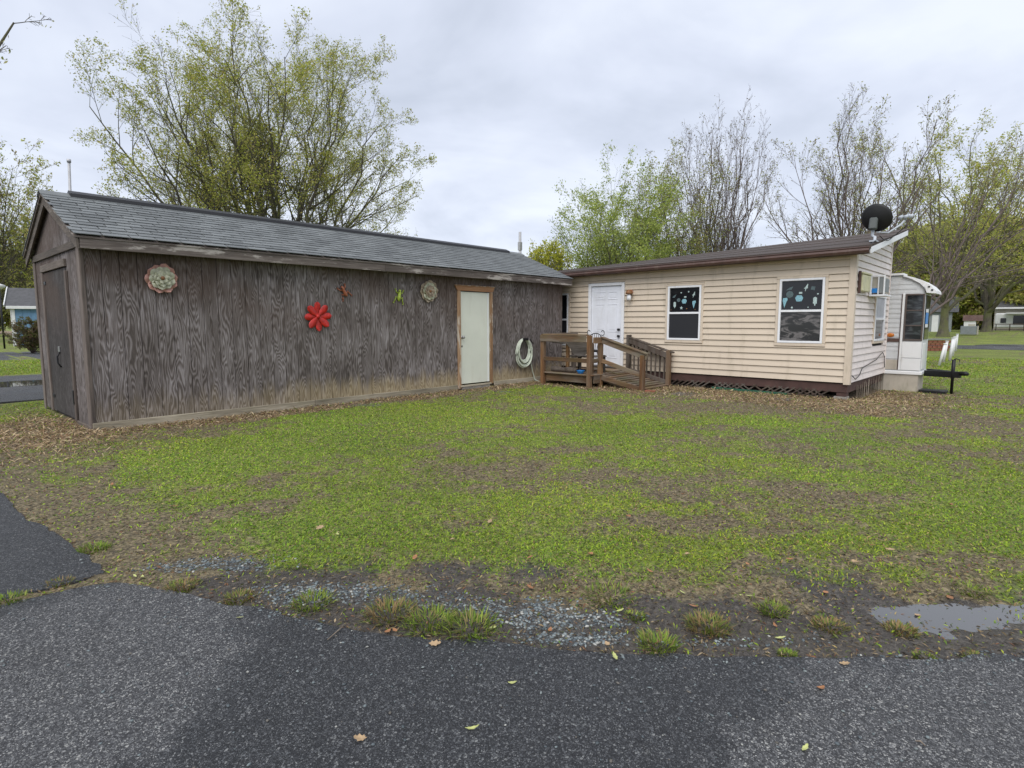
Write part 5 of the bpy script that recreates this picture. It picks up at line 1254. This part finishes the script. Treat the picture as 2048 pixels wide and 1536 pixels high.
def sprout(r, P_, R_, k, t0, t1, ang, lr, up, n, wig, rr_, out=0.0, ctr=None):
    B, m, _ = P_.shape
    t = t0 + (t1 - t0) * (np.arange(k)[None] + r.random((B, k))) / k
    fi = t * (m - 1); i0 = np.clip(fi.astype(int), 0, m - 2); fr = (fi - i0)[..., None]; bi = np.arange(B)[:, None]
    p = P_[bi, i0] * (1 - fr) + P_[bi, i0 + 1] * fr; T = P_[bi, i0 + 1] - P_[bi, i0]; T /= np.linalg.norm(T, axis=2, keepdims=True) + 1e-9
    rad = R_[bi, i0] * (1 - fr[..., 0]) + R_[bi, i0 + 1] * fr[..., 0]
    L = np.linalg.norm(np.diff(P_, axis=1), axis=2).sum(1)[:, None] * lr * (1.15 - .62 * t) * r.uniform(.7, 1.2, (B, k))
    ref = r.normal(size=(B, k, 3)); A = np.cross(T, ref); A /= np.linalg.norm(A, axis=2, keepdims=True) + 1e-9
    an = r.normal(ang, .16, (B, k))[..., None]; d = T * np.cos(an) + A * np.sin(an)
    if ctr is not None:
        o_ = p - ctr; o_[..., 2] *= .3; o_ /= np.linalg.norm(o_, axis=2, keepdims=True) + 1e-9; d = d + out * o_
    d = d.reshape(-1, 3); d /= np.linalg.norm(d, axis=1, keepdims=True); p = p.reshape(-1, 3); L = L.reshape(-1); rad = rad.reshape(-1)
    Q = np.zeros((len(p), n, 3)); Q[:, 0] = p
    for j in range(1, n):
        d = d + r.normal(0, wig, d.shape) + np.array([0, 0, up]); d /= np.linalg.norm(d, axis=1, keepdims=True); Q[:, j] = Q[:, j - 1] + d * (L / (n - 1))[:, None]
    r0 = np.minimum(rad * rr_, L * .03); RR = r0[:, None] * np.linspace(1, .3, n)[None]
    return Q, RR
def leaf_geo(r, p, size, n_per, jit, droop=0.0):
    n = len(p) * n_per; c = np.repeat(p, n_per, 0) + r.normal(0, jit, (n, 3)); s_ = (size * r.uniform(.55, 1.35, n))[:, None]
    a = r.normal(size=(n, 3)); a /= np.linalg.norm(a, axis=1, keepdims=True); b_ = np.cross(a, r.normal(size=(n, 3))); b_ /= np.linalg.norm(b_, axis=1, keepdims=True)
    v = np.stack([c - a * s_, c + b_ * s_ * .45, c + a * s_, c - b_ * s_ * .45], 1).reshape(-1, 3); q = np.arange(n) * 4
    return v, np.stack([q, q + 1, q + 2, q + 3], 1), n
def make_tree(name, label, cat, base, H, spread, seed, stems=12, fork=.16, trunk_r=.22, emin=25, emax=88, ks=(13, 8, 5), ang=(.65, .68, .75), lr=(.40, .44, .5), leaf=.045, lcols=None, lper=2, lfrac=1.0, barkm='bark1',
              up=(.03, .05, .04), wig=.10, lean=(0, 0), group=None, leader=False, azr=(0, 360), minr=.004, targets=None, jit=.06, t0=.18):
    r = np.random.default_rng(seed); base = np.array(base, float); t = thing(name, label, cat, base, group)
    fk = base + np.array([lean[0] * .2, lean[1] * .2, H * fork])
    tn = 7; q = np.linspace(0, 1, tn)[:, None]; tp = base + (fk - base) * q; tp[0, 2] -= .15
    tr = trunk_r * (1.0 - .25 * q[:, 0]); tr[0] *= 1.5; tr[1] *= 1.12
    wv, wf_ = [], []; off = 0
    def addw(v, f):
        nonlocal off
        wv.append(v); wf_.append(f + off); off += len(v)
    n0 = 11; P0 = []; R0 = []
    if targets is None:
        targets = []
        for i in range(stems):
            e = math.radians(emin + (emax - emin) * ((i + .5) / stems) ** .85) + r.normal(0, .05); az = math.radians(azr[0] + (azr[1] - azr[0]) * ((i * .618034) % 1)) + r.normal(0, .15)
            Lh = spread * math.cos(e) ** .62; Lz = (H * (1 - fork)) * math.sin(e) ** .8
            targets.append(fk + np.array([math.cos(az) * Lh + lean[0], math.sin(az) * Lh + lean[1], Lz]) * r.uniform(.93, 1.02))
    for i, tg in enumerate(targets):
        s_ = fk + np.array([0, 0, -H * fork * .35 * r.random()]) + r.normal(0, trunk_r * .25, 3) * (1, 1, 0)
        mid = s_ * .5 + tg * .5 + np.array([0, 0, -.06 * np.linalg.norm(tg - s_) if not leader else .02]) + r.normal(0, .03 * np.linalg.norm(tg - s_), 3)
        u = np.linspace(0, 1, n0)[:, None]; pp_ = (1 - u) ** 2 * s_ + 2 * u * (1 - u) * mid + u * u * tg
        pp_[1:-1] += r.normal(0, .012 * np.linalg.norm(tg - s_), (n0 - 2, 3)); P0.append(pp_)
        R0.append(trunk_r * r.uniform(.32, .55) * (1 if not (leader and i == 0) else 1.6) * np.linspace(1, .12, n0))
    P0, R0 = np.array(P0), np.array(R0)
    addw(*tubes(tp[None], tr[None], 10)); addw(*tubes(P0, np.maximum(R0, minr), 7))
    ctr = fk
    P1, R1 = sprout(r, P0, R0, ks[0], t0, 1.0, ang[0], lr[0], up[0], 7, wig * .8, .6, .06, ctr); addw(*tubes(P1, np.maximum(R1, minr), 5))
    P2, R2 = sprout(r, P1, R1, ks[1], .15, 1.0, ang[1], lr[1], up[1], 5, wig, .6); addw(*tubes(P2, np.maximum(R2, minr), 4))
    P3, R3 = sprout(r, P2, R2, ks[2], .2, 1.0, ang[2], lr[2], up[2], 3, wig, .7); addw(*tubes(P3[:, ::2], np.maximum(R3[:, ::2], minr * .8), 3))
    npmesh('trunk', np.concatenate(wv), np.concatenate(wf_), M[barkm], t, smooth=True)
    if lcols:
        tips = np.concatenate([P3[:, 1:].reshape(-1, 3), P2[:, 2:].reshape(-1, 3)]); clump = fbm(tips[:, 0] * .9 + tips[:, 2] * .31, tips[:, 1] * .9 + tips[:, 2] * .77, seed); k = r.random(len(tips)) < lfrac * np.clip((clump - .2) * 2.2, .15, 1.4); tips = tips[k]
        v, f, n = leaf_geo(r, tips, leaf, lper, jit); cc = mixcols(r, n, lcols, [1] * len(lcols)); npmesh('crown', v, f, M['leaf'], t, col=np.repeat(cc, 4, 0))
    return t
YG = [(.46, .48, .08), (.36, .41, .07), (.56, .55, .14), (.28, .32, .06), (.44, .37, .13)]
GG = [(.42, .49, .12), (.33, .42, .09), (.54, .58, .18), (.26, .32, .08)]
OL = [(.36, .37, .12), (.27, .31, .08), (.44, .42, .17), (.28, .22, .11)]
YY = [(.55, .54, .05), (.44, .48, .06), (.62, .58, .09), (.34, .37, .05)]
BR = [(.16, .12, .08), (.22, .19, .09), (.25, .25, .10)]
def fl(px, py, d, z=0.0):
    p = far(px, py, d); p[2] = z; return p
make_tree('maple_tree', 'big spreading tree with yellow-green buds behind the shed', 'tree', fl(542, 646, 22), 10.0, 5.5, 4, stems=26, fork=.14, trunk_r=.20, emin=25, emax=86, ks=(13, 9, 5), ang=(.72, .72, .8), lr=(.34, .45, .5), up=(.035, .07, .09), leaf=.033, lcols=YG, lper=4, lfrac=1.1, barkm='bark1', minr=.0028, jit=.06, t0=.42)
make_tree('budding_tree', 'rounded light green tree behind the left end of the house roof', 'tree', fl(1235, 646, 33), 8.7, 4.2, 5, stems=18, fork=.15, trunk_r=.13, emin=12, ks=(11, 8, 5), leaf=.06, lcols=GG, lper=3, lfrac=.95, barkm='bark2', jit=.12, minr=.003)
make_tree('budding_tree', 'olive budding tree between the green tree and the bare stems', 'tree', fl(1345, 646, 36), 10.6, 3.4, 6, stems=13, fork=.14, trunk_r=.12, emin=25, ks=(10, 8, 4), leaf=.06, lcols=OL, lper=2, minr=.003, barkm='bark2', jit=.1)
make_tree('bare_tree', 'clump of tall straight bare stems behind the house roof', 'tree', fl(1432, 646, 37), 12.8, 4.4, 7, stems=22, fork=.05, trunk_r=.14, emin=46, emax=89, ks=(12, 6, 3), ang=(.45, .5, .6), lr=(.25, .42, .5), up=(.10, .10, .08), leaf=.05, lcols=BR, lper=1, lfrac=.5, barkm='bark3', minr=.004)
make_tree('bare_tree', 'wide bare tree with reddish stems left of the dish', 'tree', fl(1690, 646, 30), 9.9, 5.0, 8, stems=12, fork=.15, trunk_r=.16, emin=34, emax=87, ks=(11, 8, 5), ang=(.5, .55, .65), lr=(.38, .42, .5), leaf=.045, lcols=OL, lper=1, lfrac=.8, barkm='bark3', minr=.0035)
make_tree('leaning_tree', 'slender tree leaning right behind the trailer', 'tree', fl(1770, 646, 34), 10.3, 3.6, 9, stems=6, fork=.07, trunk_r=.14, emin=48, emax=80, ks=(9, 6, 4), leaf=.055, lcols=OL, lper=1, lfrac=.9, barkm='bark3', lean=(rt[0] * 4.6, rt[1] * 4.6), azr=(-90, 60), minr=.0035)
make_tree('large_tree', 'large old tree with thick trunk on the far lawn', 'tree', fl(1888, 646, 58, .45), 15.5, 8.0, 10, stems=11, fork=.17, trunk_r=.33, emin=12, emax=86, ks=(8, 5, 4), leaf=.085, lcols=YG, lper=5, lfrac=.75, barkm='bark1', minr=.004, jit=.16, up=(.03, .03, .02))
make_tree('large_tree', 'second big tree right of the thick trunk on the far lawn', 'tree', fl(1974, 646, 76, .5), 16.5, 8.5, 12, stems=11, fork=.17, trunk_r=.4, emin=14, emax=86, ks=(10, 6, 4), leaf=.12, lcols=YG, lper=5, lfrac=.9, barkm='bark1', minr=.005, jit=.2, up=(.03, .03, .02))
make_tree('yellow_bush', 'bright yellow-green upright bush between the two roofs', 'bush', fl(1092, 646, 31), 5.0, 1.7, 13, stems=34, fork=.06, trunk_r=.14, emin=50, emax=89, ks=(9, 5, 3), ang=(.3, .4, .5), lr=(.3, .4, .5), up=(.12, .1, .1), leaf=.06, lcols=YY, lper=2, barkm='bark2', jit=.08)
make_tree('edge_tree', 'budding tree at the left edge behind the blue shed', 'tree', fl(-40, 646, 58), 14.5, 4.8, 14, stems=14, fork=.14, trunk_r=.25, emin=16, ks=(11, 7, 4), leaf=.10, lcols=OL + YG, lper=2, barkm='bark2', minr=.008, jit=.12)
make_tree('edge_tree', 'bushy green tree beside the blue shed roof', 'tree', fl(44, 646, 66), 9.5, 3.4, 15, stems=12, fork=.12, trunk_r=.2, emin=10, ks=(11, 7, 4), leaf=.11, lcols=OL, lper=2, barkm='bark2', minr=.008, jit=.12)
make_tree('street_shrub', 'brownish shrub in front of the blue shed wall', 'shrub', gpt(66, 708), 1.5, .95, 16, stems=20, fork=.04, trunk_r=.05, emin=8, emax=85, ks=(8, 5, 3), leaf=.035, lcols=[(.16, .11, .06), (.13, .15, .04), (.10, .13, .03), (.20, .13, .07)], lper=3, barkm='bark3', jit=.03)
q1 = far(28, 45, 12.5); q2 = far(5, 15, 11.5); q3 = far(-120, -60, 12)
make_tree('overhanging_tree', 'bare branch tips of a tree reaching in at the top left corner', 'tree', fl(-330, 646, 13), 11, 3, 17, fork=.3, trunk_r=.22, ks=(8, 5, 4), lr=(.25, .42, .5), leaf=.035, lcols=OL, lper=1, lfrac=.4, barkm='bark2', targets=[q1, q3, far(-500, -100, 14), far(-300, -200, 13), far(-400, 100, 10)])
# woods closing the view on the right and left
proto = make_tree('woodland_tree', 'budding yellow-green tree in the far woods', 'tree', fl(1800, 646, 105, .5), 12.0, 6.0, 20, stems=14, fork=.10, trunk_r=.22, emin=8, ks=(8, 5, 3), leaf=.22, lcols=YG + OL, lper=8, barkm='bark2', minr=.008, jit=.4, group='far woodland trees')
rr = random.Random(5)
for k in range(15):
    px = 1760 + k * 38 + rr.uniform(-14, 14); d_ = rr.uniform(92, 125)
    copy_tree(proto, fl(px, 646, d_, .5), rr.uniform(0, 6.28), rr.uniform(.8, 1.12))
for k in range(4):
    copy_tree(proto, fl(-120 + k * 55, 646, rr.uniform(80, 100), 0), rr.uniform(0, 6.28), rr.uniform(.6, .85))
# low far undergrowth so the woods close at the ground
r = np.random.default_rng(33); n = 26000
az_ = r.uniform(0, 1, n); px_ = 1740 + az_ * 620; dd = r.uniform(98, 128, n)
d2 = np.array([ray(q, 646) for q in np.linspace(1740, 2360, 64)]); d2 = d2[:, :2] / np.linalg.norm(d2[:, :2], axis=1)[:, None]
ii = (az_ * 63).astype(int); pts = np.stack([d2[ii, 0] * dd + r.normal(0, .8, n), d2[ii, 1] * dd + r.normal(0, .8, n), .5 + r.random(n) ** 1.4 * (2.2 + 2.6 * fbm(px_ * .03, px_ * 0, 4))], 1)
v, f, n = leaf_geo(r, pts, .42, 2, .25); o = npmesh('undergrowth', v, f, M['leaf'], None, col=np.repeat(mixcols(r, n, OL + YG + [(.26, .30, .07), (.30, .24, .12)], [1] * 11), 4, 0))
o['kind'] = 'stuff'; o['label'] = 'low tangled undergrowth at the foot of the far woods'; o['category'] = 'undergrowth'

# ------------------------------------------------------------------ tufts and fallen leaves
def tuft_mesh(seed, n, R, H, cols):
    r = np.random.default_rng(seed); a = r.uniform(0, 6.28, n); rad = R * .45 * np.sqrt(r.random(n)); ln = r.uniform(.1, 1.15, n) ; h = H * r.uniform(.5, 1.15, n); az = a + r.normal(0, .5, n)
    p0 = np.stack([rad * np.cos(a), rad * np.sin(a), np.full(n, -.01)], 1); d = np.stack([np.cos(az) * np.sin(ln), np.sin(az) * np.sin(ln), np.cos(ln)], 1); s_ = np.stack([-np.sin(az), np.cos(az), 0 * az], 1) * r.uniform(.0018, .0036, n)[:, None]
    m1 = p0 + d * (h * .5)[:, None]; d2 = d + np.stack([np.cos(az), np.sin(az), -1.0 + 0 * az], 1) * .28; m2 = m1 + d2 * (h * .5)[:, None]
    v = np.stack([p0 - s_, p0 + s_, m1 + s_, m1 - s_, m2], 1).reshape(-1, 3); q = np.arange(n) * 5
    f = np.concatenate([np.stack([q, q + 1, q + 2], 1), np.stack([q, q + 2, q + 3], 1), np.stack([q + 3, q + 2, q + 4], 1)])
    return v, f, np.repeat(mixcols(r, n, cols, [1] * len(cols)), 5, 0)
TC = [(.20, .30, .035), (.14, .22, .03), (.28, .34, .06), (.24, .20, .08), (.10, .14, .03)]
TD = [(.19, .23, .05), (.27, .18, .08), (.14, .17, .04), (.32, .23, .11)]
tufts = [(625, 1207, .13, .07, 0), (478, 1195, .10, .05, 1), (780, 1228, .16, .085, 1), (860, 1245, .16, .08, 0), (940, 1254, .17, .085, 0), (1220, 1195, .17, .10, 0), (1316, 1288, .11, .085, 0), (1418, 1250, .13, .085, 1), (1546, 1218, .10, .06, 0),
         (1935, 1180, .12, .07, 0), (1660, 1248, .11, .045, 1), (1270, 1232, .06, .05, 0), (500, 968, .16, .06, 0), (15, 1200, .10, .05, 0), (120, 1165, .09, .04, 1), (190, 1096, .12, .05, 0), (365, 1172, .11, .05, 1), (1830, 990, .16, .06, 0), (1560, 1090, .1, .05, 0), (1800, 1255, .1, .04, 1), (1575, 1305, .05, .03, 0), (1850, 1312, .06, .03, 0), (1955, 1312, .07, .03, 1), (600, 1130, .1, .05, 0), (1110, 1165, .12, .06, 0)]
TL = ['green grass clump at the asphalt edge beside the left gravel patch', 'small brown grass clump at the asphalt edge left of the gravel', 'brown grass clump, leftmost of three joined at the asphalt edge', 'green grass clump, middle of three joined at the asphalt edge', 'green grass clump, rightmost of three joined at the asphalt edge',
      'tall green grass clump in the mud just below the lawn', 'round green grass clump standing alone at the asphalt edge', 'brownish grass clump just right of the lone round clump', 'green grass clump in the mud between round clump and puddle', 'green grass clump on the far side of the puddle', 'brownish grass clump in wet mud left of the puddle',
      'tiny green grass clump between two bigger clumps in the mud', 'green grass clump inside the lawn in front of the shed', 'green grass clump in the asphalt crack at the left edge', 'brown grass clump in the asphalt crack near the driveway corner', 'green grass clump beside the driveway corner', 'brown grass clump where the road edge meets the driveway corner',
      'green grass clump inside the lawn at the right', 'green grass clump at the lower right of the lawn', 'brown grass clump at the near edge of the puddle', 'tiny green clump, leftmost of three along the right asphalt edge', 'tiny green clump, middle of three along the right asphalt edge', 'tiny brown clump, rightmost along the right asphalt edge', 'green grass clump above the left gravel patch', 'green grass clump at the lawn edge above the middle gravel']
for k, (px, py, R, H, c) in enumerate(tufts):
    p = gpt(px, py); v, f, cc = tuft_mesh(50 + k, 300, R * 1.6, H * (.95 if px < 1100 else .75), TD if c else TC)
    p[2] = -.005; o = npmesh('grass_tuft', v, f, M['grass'], None, col=cc); o.location = p
    tag(o, TL[k], 'grass tuft', 'brown grass clumps' if c else 'green grass clumps')
def leaf_mesh(seed, L, wf_, curl, lob):
    r = np.random.default_rng(seed); n = 9; v = []; f = []
    for k in range(n):
        t_ = k / (n - 1); w_ = L * wf_ * math.sin(math.pi * (.06 + .9 * t_)) * (1 + lob * math.sin(k * 2.4)) * .5
        z = curl * L * ((t_ - .5) ** 2) * 2 + .003; v += [(t_ * L - L / 2, w_, z + .25 * w_), (t_ * L - L / 2, 0, z), (t_ * L - L / 2, -w_, z + .18 * w_)]
    for k in range(n - 1):
        p = k * 3; f += [[p, p + 1, p + 4, p + 3], [p + 1, p + 2, p + 5, p + 4]]
    me = bpy.data.meshes.new('fallen_leaf'); me.from_pydata(v, [], f); return me
LM = [plain('dry_brown_leaf', (.30, .14, .06), .7, var=.3, vscale=40), plain('pale_green_leaf', (.42, .44, .16), .6, var=.25, vscale=40), plain('dull_tan_leaf', (.36, .25, .14), .7, var=.3, vscale=40)]
LMS = []
for k in range(9):
    me = leaf_mesh(k, .055, (.5, .34, .6)[k % 3], .12 + .07 * (k % 4), .2 * (k % 3)); me.materials.append(LM[k % 3]); LMS.append(me)
spots = [(1230, 1316, 1), (480, 1237, 1), (775, 1265, 0), (790, 1262, 0), (985, 1258, 1), (945, 1460, 1), (675, 1080, 1), (270, 1155, 1), (285, 1158, 1), (905, 1042, 0), (935, 1055, 0), (460, 1010, 0), (980, 1053, 2), (1255, 1043, 0), (1495, 1140, 0), (1710, 1137, 2), (1550, 1250, 0), (1480, 1195, 1), (1500, 1196, 1),
         (1365, 1190, 1), (1385, 1215, 0), (1560, 1275, 1), (1690, 1330, 2), (1835, 1225, 2), (1900, 1195, 0), (1740, 1100, 0), (1780, 1110, 2), (1240, 1225, 1), (1215, 1290, 2), (640, 1065, 2), (350, 1020, 0), (225, 975, 0), (520, 1110, 2), (830, 1125, 0), (1640, 1380, 0), (1025, 1368, 1), (720, 1480, 2), (1410, 1030, 0), (1580, 1130, 0), (1650, 1190, 0), (1900, 1020, 0), (1180, 1120, 0), (1060, 1125, 0), (905, 1090, 2), (1300, 1150, 0), (1610, 1500, 1), (870, 1290, 2), (1060, 1180, 0), (1375, 1120, 2), (1100, 1262, 0)]
LL = ['dry brown fallen leaf lying on the ground', 'pale yellow-green fallen leaf lying on the ground', 'dull tan fallen leaf lying on the ground']
rr = random.Random(9)
for k, (px, py, c) in enumerate(spots):
    p = gpt(px, py); s_ = float(asphalt_sd(np.array([p[0]]), np.array([p[1]]))[0])
    z = .004 if s_ < 0 else float(hz(np.array([p[0]]), np.array([p[1]]), np.array([s_]))[0]) + (.02 if py < 1150 else .008)
    o = bpy.data.objects.new('fallen_leaf', LMS[c + 3 * (k % 3)]); C.objects.link(o); o.location = (p[0], p[1], z); o.rotation_euler = (rr.uniform(-.25, .25), rr.uniform(-.25, .25), rr.uniform(0, 6.28)); q = rr.uniform(.6, 1.05) * (1 if py > 1150 else 1.15); o.scale = (q, q, q)
    tag(o, LL[c], 'leaf', ('brown', 'yellow-green', 'tan')[c] + ' fallen leaves')
for k, (a, e) in enumerate((((655, 1282), (690, 1252)), ((1120, 1230), (1092, 1218)), ((1830, 1485), (1850, 1495)))):
    p, q = gpt(*a), gpt(*e); o = MB().tube([p + (0, 0, .006), (p + q) / 2 + (.008, 0, .010), q + (0, 0, .006)], [.002, .003, .002], 6).build('twig', M['paleslat'], None, True); tag(o, ['thin pale twig on the asphalt near the left grass clumps', 'thin pale twig on the mud by the gravel', 'short dry stem on the asphalt at the lower right'][k], 'twig')
